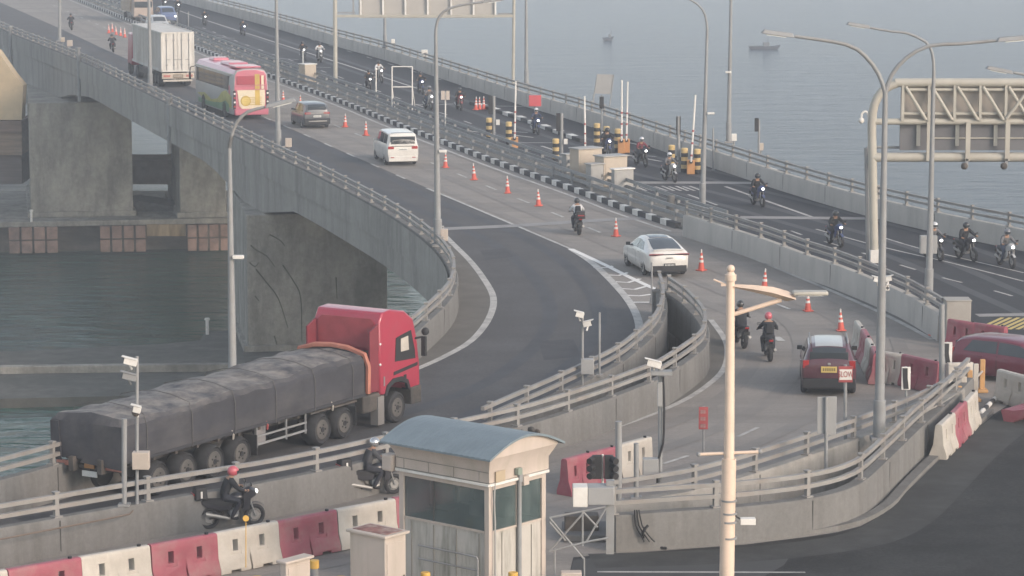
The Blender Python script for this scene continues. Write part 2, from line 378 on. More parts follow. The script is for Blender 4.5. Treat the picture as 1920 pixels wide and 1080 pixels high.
sh_edge = px_path([(822, 430), (850, 458), (880, 488), (905, 520), (925, 558), (917, 597), (885, 638), (835, 668), (775, 695), (700, 725), (560, 770), (430, 805), (180, 872), (0, 925), (-120, 955)])
i0 = min(range(len(LEFT)), key=lambda i: (LEFT[i]-sh_edge[0]).length)
sheet('road_shoulder', sh_edge+LEFT[i0:][::-1], 0.008, M_shoulder)
sheet('verge_strip', offset(BR, 0.0)+xy([(1863, 777), (1800, 827), (1747, 874), (1700, 922), (1673, 951), (1613, 983), (1513, 1003), (1280, 1026), (1150, 1034)]), 0.008, M_shoulder)
m2e = px_path([(1333, 600), (1358, 635), (1364, 662), (1357, 692), (1330, 720), (1280, 752), (1200, 786), (1100, 819), (1030, 841), (900, 873), (760, 903), (600, 935), (400, 972), (200, 1010), (0, 1048), (-150, 1080)], 0, .6)
k0 = min(range(len(MID2)), key=lambda i: (MID2[i]-m2e[0]).length)
sheet('inner_shoulder', m2e+MID2[k0:][::-1], 0.008, M_shoulder)
pr_in = px_path([(1290, 437), (1400, 480), (1500, 521), (1560, 546), (1650, 586), (1700, 611), (1748, 637)])
sheet('outer_shoulder', pr_in+PRIGHT[::-1], 0.008, mat('grey_shoulder', (0.135, 0.13, 0.125), 0.95, var=0.08, scale=0.8, stretch=(.1, 1, 1), rot=-RA, dirt=(0.07, 0.07, 0.068), dirt_amt=0.7, dirt_scale=.5, dirt_stretch=(.1, 1, 1)))

# painted markings
M_fresh = mat('fresh_white_paint', (.70, .68, .64), .7, var=.08, scale=2)
mb = MB(); z = 0.013
strip(mb, sh_edge[:], 0.27, z, M_line)
strip(mb, m2e[:60], 0.22, z, M_line)
strip(mb, pr_in, 0.22, z, M_line)
strip(mb, offset(KERB, 0.62), 0.18, z, M_line)
strip(mb, px_path([(243, 115), (500, 222), (640, 283), (770, 340)]), 0.14, z, M_line, 2.0, 4.0)
strip(mb, px_path([(800, 353), (950, 416), (1070, 467)]), 0.16, z, M_line)
strip(mb, px_path([(1070, 467), (1110, 493), (1150, 531), (1183, 571), (1198, 607), (1197, 640)], 0, .5), 0.32, z, M_line)
strip(mb, px_path([(1070, 467), (1130, 495), (1180, 520), (1229, 543)], 0, .5), 0.26, z+.002, M_fresh)
for a in ([(1113, 502), (1143, 502), (1153, 497)], [(1128, 515), (1160, 517), (1178, 511)], [(1145, 528), (1178, 530), (1200, 523)], [(1160, 541), (1190, 543), (1216, 536)], [(1172, 554), (1200, 555), (1222, 552)], [(1182, 567), (1222, 567)]):
    strip(mb, xy(a), 0.20, z-.003, M_fresh)
strip(mb, px_path([(100, 10), (400, 140), (560, 206), (657, 247), (800, 302), (855, 325), (915, 350), (977, 375), (1043, 402), (1115, 432), (1200, 467), (1320, 516), (1430, 560), (1505, 592), (1545, 627)]), 0.15, z, M_line, 2.0, 4.0)
strip(mb, px_path([(1455, 632), (1466, 640)]), 0.3, z, M_line)
strip(mb, px_path([(1384, 819), (1421, 802)]), 0.13, z, M_line); strip(mb, px_path([(1244, 870), (1290, 855)]), 0.13, z, M_line); strip(mb, px_path([(1090, 905), (1140, 893)]), 0.13, z, M_line)
# toll side
strip(mb, px_path([(330, 18), (395, 41), (480, 68), (685, 134), (800, 172)]), 0.2, z, M_line)
strip(mb, px_path([(380, 52), (443, 77), (500, 98), (560, 118), (660, 153), (760, 189), (870, 227), (960, 262)]), 0.14, z, M_line, 2.0, 4.5)
strip(mb, px_path([(420, 22), (640, 92), (860, 160), (960, 190), (1200, 268)]), 0.13, z, M_line, 2.0, 6.0)
strip(mb, px_path([(1360, 350), (1525, 408)]), 0.2, z, M_line)
strip(mb, px_path([(1483, 433), (1510, 443), (1580, 463), (1697, 500), (1727, 509), (1763, 520), (1807, 531), (1850, 542), (1890, 553), (1960, 575)]), 0.14, z, M_line, 1.5, 2.6)
strip(mb, px_path([(1530, 430), (1613, 453), (1660, 465), (1720, 479), (1770, 490), (1920, 528)]), 0.14, z, M_line)
strip(mb, px_path([(1660, 447), (1720, 465), (1800, 484), (1920, 512)]), 0.12, z, M_line)
strip(mb, px_path([(1290, 365), (1345, 385)]), 0.14, z, M_line)
for a, b in (((968, 268), (1050, 268)), ((860, 243), (912, 250)), ((872, 251), (898, 253)), ((950, 246), (990, 249)), ((965, 254), (1000, 258)), ((1170, 290), (1240, 303)), ((1205, 292), (1230, 294)), ((1150, 262), (1215, 275)), ((1015, 274), (1040, 282)), ((1020, 290), (1045, 298)), ((770, 195), (800, 197)), ((820, 197), (850, 195)), ((930, 199), (990, 200)), ((400, 70), (440, 72)), ((360, 68), (420, 67)), ((492, 108), (560, 112)), ((560, 125), (620, 127))):
    strip(mb, px_path([a, b]), 0.22, z, M_line)
strip(mb, px_path([(1120, 1073), (1510, 1074)]), 0.12, z, M_line)
struct(mb.build('road_markings', fix=False))
mb = MB()
for k in range(9):       # arrow lettering block in front of the joint, and the yellow hatch
    strip(mb, xy([(1189+k*13, 349+(k % 2)), (1212+k*13, 358)]), 0.16, z, M_line)
for k in range(7):
    strip(mb, xy([(1835+k*16, 596+k*0.5), (1880+k*16, 614)][::-1] if 0 else [(1880+k*15, 596), (1832+k*15, 618)]), 0.16, z, M_yline)
struct(mb.build('road_lettering', fix=False))
mb = MB()
M_joint = mat('joint_concrete', (0.24, 0.23, 0.22), .9, var=.1)
strip(mb, px_path([(822, 430), (960, 424), (1100, 415), (1210, 409)]), 1.0, 0.017, M_joint)
strip(mb, px_path([(1188, 343), (1350, 343), (1512, 345)]), 1.1, 0.017, M_joint)
strip(mb, px_path([(1388, 408), (1500, 409), (1622, 410)]), 1.0, 0.017, M_joint)
strip(mb, px_path([(1832, 592), (1940, 590)]), 0.7, 0.017, M_joint)
struct(mb.build('expansion_joints', fix=False))

# tyre paths, repairs, drips: thin sheets of slightly different road stuff
M_rub1 = mat('worn_wheel_path', (.205, .188, .17), .85, var=.12, scale=.7, stretch=(.12, 1, 1), rot=-RA, dirt=(.23, .21, .19), dirt_amt=.7, dirt_scale=.35, dirt_stretch=(.15, 1, 1), spec=.2)
M_rub2 = mat('polished_asphalt', (.052, .053, .057), .75, var=.12, scale=.6, dirt=(.066, .067, .072), dirt_amt=.8, dirt_scale=.3, spec=.25)
M_patch = mat('asphalt_patch', (.050, .050, .053), .9, var=.15, scale=1.0)
M_oil = mat('oil_stain', (.075, .072, .07), .7, var=.3, scale=2)
mb = MB(); zc = .0105
base_lane = px_path([(100, 10), (400, 140), (560, 206), (657, 247), (800, 302), (915, 350), (1043, 402), (1200, 467), (1320, 516), (1430, 560), (1505, 592), (1545, 627), (1552, 680), (1520, 735), (1450, 785), (1330, 838), (1180, 882), (1000, 922), (700, 985), (300, 1065)])
for d in (-2.6, -1.0, 1.0, 2.6): strip(mb, offset(base_lane, d), .55, zc, M_rub1)
strip(mb, offset(base_lane, 1.8), .35, zc+.0008, M_oil) if 0 else None
struct(mb.build('wheel_paths', fix=False))
mb = MB(); ramp_c = px_path([(100, 62), (300, 152), (480, 232), (640, 306), (800, 385), (930, 440), (1010, 490), (1060, 545), (1075, 600), (1040, 660), (950, 725), (820, 775), (700, 812), (500, 862), (250, 918), (0, 965)])
for d in (-1.0, .9): strip(mb, offset(ramp_c, d), .6, .0075, M_rub2)
for a in ([(1010, 640), (1075, 636), (1090, 668), (1020, 676)], [(900, 470), (948, 466), (962, 482), (910, 488)], [(560, 262), (604, 280), (585, 290), (541, 270)]): poly_mesh(mb, [P(*q).to_2d() for q in a][::-1], .009, M_patch)
struct(mb.build('ramp_wheel_paths', fix=False))
mb = MB(); tl = px_path([(330, 50), (640, 168), (900, 262), (1100, 320), (1300, 370), (1450, 412), (1640, 470), (1850, 560), (1960, 610)])
for d in (0, -1.9, -4.6, -6.5): strip(mb, offset(tl, d), .5, .0075, mat('toll_wheel_path', (.05, .052, .056), .8, var=.12, scale=.6))
struct(mb.build('toll_wheel_paths', fix=False))
mb = MB(); poly_mesh(mb, xy([(1075, 1050), (1280, 1034), (1420, 1026), (1500, 1016), (1470, 1060), (1380, 1110), (1200, 1180), (1040, 1200)])[::-1], .006, mat('older_tarmac', (.045, .045, .045), .9, var=.12, scale=.5)); M_lt = mat('dusty_tarmac', (.04, .04, .039), .95, var=.25, scale=1.2, dirt=(.022, .022, .022), dirt_amt=.9, dirt_scale=.5)
strip(mb, px_path([(1110, 1052), (1280, 1047), (1400, 1040), (1520, 1028), (1630, 1008), (1700, 972), (1760, 915), (1830, 845), (1900, 790)], 0, .6), 1.5, .0075, M_lt)
struct(mb.build('road_edge_dust', fix=False))
# median island, kerbs
isl = MB(); poly_mesh(isl, offset(KERB, -0.16)+offset(KERB, -2.5)[::-1], 0.13, mat('median_fill', (0.14, 0.135, 0.12), .95, var=.25, scale=1.2, dirt=(.06, .06, .055), dirt_amt=.7), sides=0.0)
struct(isl.build('median_island', fix=False))
def painted_kerb(path, label, w=0.3, h=0.27, L1=.95):
    mb = MB(); fine = []
    for q in resample(path, L1*2): fine.append(q)
    fine = [x for a, b in zip(fine, fine[1:]) for x in (a, a+(b-a)*.58)]
    for i, (a, b) in enumerate(zip(fine, fine[1:])):
        sweep(mb, [a, b], [(0, 0), (0, h), (-w, h), (-w, 0)], M_wpaint if i % 2 else M_kblack)
    o = mb.build('kerb', fix=False); struct(o); return o
painted_kerb(KERB, '')
painted_kerb(TOLLK, '', .45, .22, 1.6); painted_kerb(FARK, '', .35, .22, 1.3)
mb = MB(); sweep(mb, px_path([(1150, 1034), (1280, 1027), (1400, 1018), (1513, 1004), (1613, 984), (1673, 952), (1700, 922), (1747, 874), (1800, 827), (1863, 774)], 0, .6), [(0, 0), (0, .12), (-.28, .12), (-.28, 0)], M_wall); struct(mb.build('kerb'))
mb = MB(); sweep(mb, px_path([(1040, 205), (1200, 252), (1320, 297)], 0), [(0, 0), (0, .12), (-.25, .12), (-.25, 0)], M_deck); struct(mb.build('kerb'))

# parapets ------------------------------------------------------------------
M_seam0 = mat('joint_dark', (.06, .058, .055), .9)
def parapet(name, label, path, h=1.0, wdt=0.34, n_rail=2, spacing=2.8, wall_m=None, group=None, base=-0.4, rail_side=0.0, cat='parapet', rail_m=None, post_from=0, rail_z=(.27, .54)):
    rt = thing(name, label, cat, (path[0].x, path[0].y, 0), 0, group)
    o3 = Vector((path[0].x, path[0].y)); pth = [p-o3 for p in path]; rm = rail_m or M_rail
    mb = MB(); hw = wdt/2
    sweep(mb, pth, [(-hw-.03, base), (-hw, h-.06), (-hw+.04, h), (hw-.04, h), (hw, h-.06), (hw+.03, base)], wall_m or M_wall); mb.build('wall', rt)
    mb = MB()
    for p, n in list(zip(resample(pth, spacing*2.0), normals2(resample(pth, spacing*2.0))))[1:60]:
        for sd_ in (1, -1): c_ = p+n*sd_*(hw+.012); mb.box((c_.x, c_.y, h/2-.02), (.012, .03, h-.08), M_seam0, rz=math.atan2(n.y, n.x))
    j_ = mb.build('expansion_joint', rt); j_['kind'] = 'stuff'
    rp = offset(pth, rail_side)
    for z in rail_z[:n_rail]:
        mb = MB(); sweep(mb, rp, [(-.06, h+z-.055), (-.06, h+z+.055), (.06, h+z+.055), (.06, h+z-.055)], rm); mb.build('rail', rt)
    ps = resample(rp, spacing)
    Ns = normals2(ps); proto = None
    for i, (p, n) in enumerate(list(zip(ps, Ns))[:100]):
        if proto is None:
            mb = MB(); top = (rail_z[n_rail-1]+.09)
            mb.box((0, 0, .02), (.24, .24, .04), rm); mb.box((0, 0, top/2), (.11, .13, top), rm, top=(1, .8)); mb.box((0, 0, top+.02), (.16, .16, .04), rm)
            o = mb.build('post', rt); proto = o
        else:
            o = proto.copy(); COL.objects.link(o); o.parent = rt
        o.location = (p.x, p.y, h+.001); o.rotation_euler = (0, 0, math.atan2(n.y, n.x))
    return rt
parapet('bridge_parapet', 'long twin railed parapet on the left bridge edge, curving behind the red lorry', LEFT, spacing=3.0)
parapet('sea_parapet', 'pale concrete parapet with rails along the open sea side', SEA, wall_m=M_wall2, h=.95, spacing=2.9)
parapet('ramp_parapet', 'short curved parapet on the left of the nose gap beside the ramp', MID1)
parapet('divider_parapet', 'long curved parapet from the nose gap down past the booth to the two nearest motorcyclists', MID2)
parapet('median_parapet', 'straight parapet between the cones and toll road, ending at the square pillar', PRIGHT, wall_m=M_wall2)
parapet('lane_parapet', 'weathered parapet behind the blank grey signs, on the inner side of the lower right gap', BR2, wall_m=M_gird)
parapet('corner_parapet', 'bright curved parapet with round rails beside the dark empty road at bottom right', BR, h=.97, wdt=.4, rail_z=(.3, .6))
# nose end block
mb = MB(); q = P(1246, 545, 1.0); mb.box((q.x, q.y, .45), (.95, .5, 1.16), M_wall); tag(mb.build('parapet_end_block', bevel=.03), 'rounded concrete end block at the nose where two curved parapets meet', 'block')
mb = MB(); q = P(1793, 643, 0); MP = mat('pillar_concrete', (.30, .285, .255), .8, var=.06, dirt=(.2, .18, .15), dirt_amt=.4); mb.box((q.x, q.y, .8), (.9, .85, 1.6), MP); mb.box((q.x, q.y, 1.62), (.96, .9, .05), MP)
tag(mb.build('concrete_pillar', bevel=.03), 'square pale concrete pillar ending the parapet beside the long red barrier', 'pillar')

# guard rails in the median
def guardrail(label, path, spacing=3.2):
    rt = thing('guard_rail', label, 'guard rail', (path[0].x, path[0].y, 0)); o2 = Vector((path[0].x, path[0].y)); pth = [p-o2 for p in path]
    for z in (.45, .8):
        mb = MB(); sweep(mb, pth, [(-.05, z-.09), (-.09, z-.04), (-.05, z), (-.09, z+.04), (-.05, z+.09), (.0, z+.09), (.0, z-.09)], M_galv); mb.build('rail', rt)
    proto = None
    for p, n in list(zip(resample(pth, spacing), normals2(resample(pth, spacing))))[:100]:
        if proto is None:
            mb = MB(); mb.box((0, 0, .34), (.1, .14, .7), M_galv); mb.box((-.06, 0, .5), (.1, .1, .4), M_galv); o = proto = mb.build('post', rt)
        else: o = proto.copy(); COL.objects.link(o); o.parent = rt
        o.location = (p.x, p.y, .13); o.rotation_euler = (0, 0, math.atan2(n.y, n.x))
guardrail('galvanised guard rail just behind the black and white kerb', offset(KERB, -0.75)[6:])
guardrail('galvanised guard rail on the toll road side of the median', offset(KERB, -2.25)[10:])

# bridge girder fascia with haunches and piers
soff = [(-80, 175), (45, 195), (88, 189), (130, 178), (180, 183), (245, 203), (320, 252), (400, 318), (440, 360), (466, 396), (490, 399), (560, 396), (600, 400), (660, 420), (727, 456), (770, 468), (806, 487), (830, 507)]
def soff_y(x):
    for (a, b), (c, d) in zip(soff, soff[1:]):
        if a <= x <= c: return b+(d-b)*(x-a)/(c-a)
    return soff[0][1] if x < soff[0][0] else None
def proj_x(p, z): 
    d = p.y*CP-(z-HC)*SP; return 960+p.x/d*F
gp = offset(LEFT, 0.25); rows = []; rows2 = []; passed = False
for p in gp:
    x = proj_x(p, -2.0); zb = -1.55
    if x > 826: passed = True
    y = None if passed else soff_y(x)
    if y is not None:
        r = ray(x, y); t = p.y/r.y; zb = min(-1.55, HC+r.z*t)
    rows.append((p, zb))
mb = MB()
N = normals2([p for p, _ in rows])
prof_rows = []
for (p, zb), n in zip(rows, N):
    a = lambda d, z: (p.x+n.x*d, p.y+n.y*d, z)
    prof_rows.append([a(0, .96), a(.02, -.35), a(.02, -.42), a(-.06, -.46), a(-.06, zb), a(-1.0, zb), a(-1.0, .5-1.3)])
mb.grid(prof_rows, M_gird, smooth=False)
tag(mb.build('bridge_girder', fix=True), 'stained concrete side girder of the bridge with arched haunches over the channel', 'girder')
def pier(label, a, b, zb, zt, depth, m=M_pier, name='bridge_pier', group=None, lean=0.0):
    A, B = P(a[0], a[1], zb), P(b[0], b[1], zb); d = (B-A).normalized(); nrm = Vector((-d.y, d.x, 0))
    rt = thing(name, label, 'pier', ((A+B)/2), 0, group); c = (A+B)/2
    poly = [A-c, B-c, B-c+nrm*depth, A-c+nrm*depth]
    mb = MB(); mb.prism([(p.x, p.y) for p in poly], 0, zt-zb, 'z', m)
    o = mb.build('shaft', rt, bevel=.06)
    mb = MB(); g = [A-c-d*.25-nrm*.25, B-c+d*.25-nrm*.25, B-c+d*.25+nrm*(depth+.25), A-c-d*.25+nrm*(depth+.25)]
    mb.prism([(p.x, p.y) for p in g], 0, .45, 'z', m); mb.build('footing', rt, bevel=.04)
    return rt
pier('wide cracked concrete pier rising behind the red lorry', (465, 662), (727, 655), -10.5, -2.6, 12)
pier('wide stained concrete pier at far left under the second arch', (58, 408), (250, 404), FZ, -2.86, 20)
pier('narrow pale concrete pier beyond the arch, next to the tall pole', (338, 408), (424, 406), FZ, -1.55, 14.0, name='bridge_pier')
# vines on the cracked pier
mb = MB()
mv = mat('vine', (0.075, 0.075, 0.055), .9, var=.3)
A, B = P(465, 662, -10.5), P(727, 655, -10.5)
for pts in ([(480, 505), (500, 530), (522, 560), (540, 615)], [(530, 497), (552, 530), (564, 560), (566, 640)], [(470, 460), (482, 470), (500, 480), (515, 500)], [(505, 440), (525, 450), (534, 462)], [(468, 492), (478, 500), (485, 492)], [(514, 630), (520, 650), (518, 662)], [(630, 520), (632, 560)], [(478, 555), (486, 565)]):
    q = []
    for x, y in pts:
        t = (x-465)/262; pp = A+(B-A)*t; qq = at_depth(x, y, pp.y-.06); q.append(qq)
    mb.tube(smooth_path(q, .3), .04, 5, mv, r1=.015)
tag(mb.build('creeping_vines'), 'dark thin creepers and cracks running down the cracked pier', 'vines')

# channel protection wall, bank, far left pier cap
rt = thing('fender_wall', 'low protection wall standing in the channel under the piers', 'fender wall', P(200, 412, FZ))
c = rt.location
mb = MB(); top = [P(-80, 418, FZ), P(430, 409, FZ), P(760, 402, FZ), P(760, 392, FZ)+Vector((0, 14, 0)), P(-80, 395, FZ)+Vector((0, 14, 0))]
mb.prism([((p-c).x, (p-c).y) for p in top], -.45, 0, 'z', M_pier); mb.build('cap_slab', rt, bevel=.05)
mb = MB(); top = [P(-80, 414, FZ), P(430, 405, FZ), P(760, 398, FZ), P(760, 392, FZ)+Vector((0, 13, 0)), P(-80, 395, FZ)+Vector((0, 13, 0))]
mb.prism([((p-c).x, (p-c).y) for p in top], -3.6, -.45, 'z', mat('dark_wet_concrete', (.12, .10, .08), .85, var=.35, scale=.7, dirt=(.05, .045, .04), dirt_amt=.8, dirt_scale=.3, dirt_stretch=(.4, 1, 2))); mb.build('wall', rt)
M_fend = mat('rusty_fender', (0.24, 0.155, 0.12), .85, var=.35, scale=.9, dirt=(.10, .075, .065), dirt_amt=.85, dirt_scale=.5)
for x0, x1 in ((15, 110), (186, 275), (350, 432)):
    n = 4 if x1-x0 > 75 else 3
    for i in range(n):
        for j in range(2):
            xa = x0+(x1-x0)*i/n; xb = x0+(x1-x0)*(i+1)/n
            a = P(xa+2, 418-6*xa/430, FZ); b = P(xb-2, 418-6*xb/430, FZ)
            mb = MB(); cc = (a+b)/2-c; mb.box((cc.x, cc.y-.25, -.85-j*1.12), ((b-a).length, .35, 1.0), M_fend, rz=math.atan2((b-a).y, (b-a).x)); mb.build('fender_panel', rt, bevel=.03)
a = P(275, 413, FZ); b = P(348, 411, FZ); mb = MB(); cc = (a+b)/2-c; mb.box((cc.x, cc.y-.1, -.85), ((b-a).length, .24, .95), mat('ochre_stain', (.26, .19, .11), .9, var=.35, scale=1.5, stretch=(1.5, 1, .3))); mb.build('stained_beam', rt)
M_bank = mat('river_bank', (0.085, 0.082, 0.07), .95, var=.3, scale=1.0, dirt=(.05, .055, .045), dirt_amt=.7, dirt_scale=.3, bump=.4)
bank = [P(-90, 664, -10.4), P(150, 652, -10.4), P(300, 645, -10.4), P(375, 638, -10.4), P(385, 622, -10.4), P(480, 615, -10.4), P(820, 600, -10.4), P(980, 640, -10.4), P(900, 735, -10.4), P(500, 738, -10.4), P(250, 742, -10.4), P(-90, 750, -10.4)]
mb = MB(); poly_mesh(mb, [p.to_2d() for p in bank], -10.4, M_bank, sides=-11.6); struct(mb.build('river_bank', fix=True))
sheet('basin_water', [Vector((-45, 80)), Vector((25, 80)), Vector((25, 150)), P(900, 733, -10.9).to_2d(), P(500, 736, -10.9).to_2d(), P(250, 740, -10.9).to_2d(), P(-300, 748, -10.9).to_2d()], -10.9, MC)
mb = MB()  # brown slabs stand in for a reflected band behind the pier
for x0, x1, y0, y1, dd in ((240, 330, 290, 345, 8), (240, 330, 300, 312, 7.6)):
    A, B = P(x0, 404, FZ), P(x1, 404, FZ); yy = A.y+dd; a, b = at_depth(x0, y0, yy), at_depth(x1, y1, yy); mb.box(((a.x+b.x)/2, yy, (a.z+b.z)/2), (b.x-a.x, .6, a.z-b.z), mat('brown_reflection', (.17, .12, .09), .9, var=.3))
tag(mb.build('reflection_band'), 'brown band standing in for a reflection behind the far left pier', 'fender')
mb = MB(); q = P(285, 400, FZ); mb.prism([(-2.2, 0), (3.2, 0), (2.2, .35), (.2, .7), (-1.6, .95), (-2.2, .9)], -2, 2, 'y', mat('rubble_heap', (.06, .058, .055), .95, var=.4, scale=3), M=Matrix.Translation((q.x, q.y+3, FZ))); tag(mb.build('rubble_heap'), 'dark heap of rubble on the fender wall between two piers', 'rubble')
mb = MB(); sweep(mb, [P(-90, 694, -10.2).to_2d(), P(200, 690, -10.2).to_2d(), P(430, 688, -10.2).to_2d()], [(-.3, -.4), (-.3, .2), (.3, .2), (.3, -.4)], M_pier, z=-10.2)
tag(mb.build('bank_coping', bevel=.04), 'pale concrete coping running straight along the river bank', 'coping')
def marker(x, y0, y1, zb, label):
    q = P(x, y0, zb); r = thing('marker_post', label, 'post', q); h = loc(r, x, y1).z
    mb = MB(); mb.cyl((0, 0, 0), (0, 0, h), .1, .1, 10, M_wpaint); mb.build('post', r); mb = MB(); mb.cyl((0, 0, h), (0, 0, h+.12), .17, .14, 10, M_wpaint); mb.build('cap', r)
marker(389, 627, 600, -10.4, 'slim white marker post on the river bank left of the tall pole')
marker(59, 416, 396, FZ, 'slim white marker post on the fender wall at far left')
rt = thing('pier_cap', 'sunlit beige pier cap of a neighbouring bridge at the far left edge', 'pier cap', P(20, 402, FZ)); c = rt.location
def lq(x, y): return loc(rt, x, y)
mb = MB(); mb.prism([(lq(x, y).x, lq(x, y).z) for x, y in ((-200, -20), (-2, 96), (28, 140), (45, 160), (42, 224), (-200, 224))], -.4, 1.4, 'y', mat('beige_concrete', (.42, .33, .21), .85, var=.1)); mb.build('cap', rt)
for k, (y0, y1, col) in enumerate(((226, 247, (.13, .09, .07)), (247, 290, (.17, .125, .09)), (290, 345, (.09, .075, .07)))):
    mb = MB(); p0 = lq(-200, y1); p1 = lq(42-k*1, y0); mb.box(((p0.x+p1.x)/2, 2.0+k*.02, (p0.z+p1.z)/2), (p1.x-p0.x, 5-k*.5, abs(p1.z-p0.z)), mat('cap_timber%d' % k, col, .9, var=.3, stretch=(.2, 1, 3))); mb.build('fender_timber', rt)
# curved abutment below the bend
rt = thing('curved_abutment', 'curved concrete abutment under the bend of the parapet, beyond the pier', 'abutment', P(795, 600, -8))
rows = []
for (x0, x1, y) in ((768, 800, 462), (770, 806, 490), (774, 806, 512), (781, 806, 532), (792, 808, 548), (806, 812, 562), (816, 817, 570)):
    a, b = loc(rt, x0, y), loc(rt, x1, y); rows.append([(a.x, 0, a.z), (b.x, 0, b.z), (b.x, 3, b.z), (a.x, 3, a.z)])
mb = MB(); mb.grid(rows, M_pier, smooth=False, closed=True); mb.build('wing', rt)
mb = MB(); a = loc(rt, 808, 520); mb.box((a.x+.6, 1.5, a.z-2.0), (1.6, 2.6, 8), M_gird); mb.build('shaft', rt)
# drain pipes on the girder
def drain(x, y0, y1, label):
    i = min(range(len(gp)), key=lambda k: abs(proj_x(gp[k], -1)-x)+(1e3 if k > len(gp)*.7 else 0)); p = gp[i]
    q0 = at_depth(x, y0, p.y-.35); q1 = at_depth(x, y1, p.y-.35)
    r = thing('drain_pipe', label, 'pipe', q1, 0, 'pipes down the bridge girder'); h = q0.z-q1.z
    mb = MB(); mb.cyl((0, 0, 0), (0, 0, h), .14, .14, 8, M_galv); mb.build('pipe', r)
    for z in (h*.3, h*.6, h*.9):
        mb = MB(); mb.box((0, .12, z), (.42, .3, .1), M_galv); mb.build('bracket', r)
    mb = MB(); mb.cyl((0, 0, h), (0, 0, h+.15), .22, .22, 8, M_galv); mb.build('collar', r)
drain(22, 52, 180, 'drain pipe on the girder in front of the beige pier cap')
drain(149, 92, 190, 'drain pipe on the girder above the far left arch')
drain(318, 188, 288, 'drain pipe on the girder below the bus')
mb = MB()
for off_, zz in ((.33, .45), (.33, .2), (.42, .02)):
    pp = offset(LEFT, off_)
    seg = [p for p in pp[:int(len(pp)*.62)] if 500 < proj_x(p, 0) < 850]
    mb.tube([(p.x, p.y, zz) for p in seg], .06, 6, M_rail)
tag(mb.build('service_pipes'), 'bundle of service pipes running along the outside of the parapet toward the bend', 'pipes')
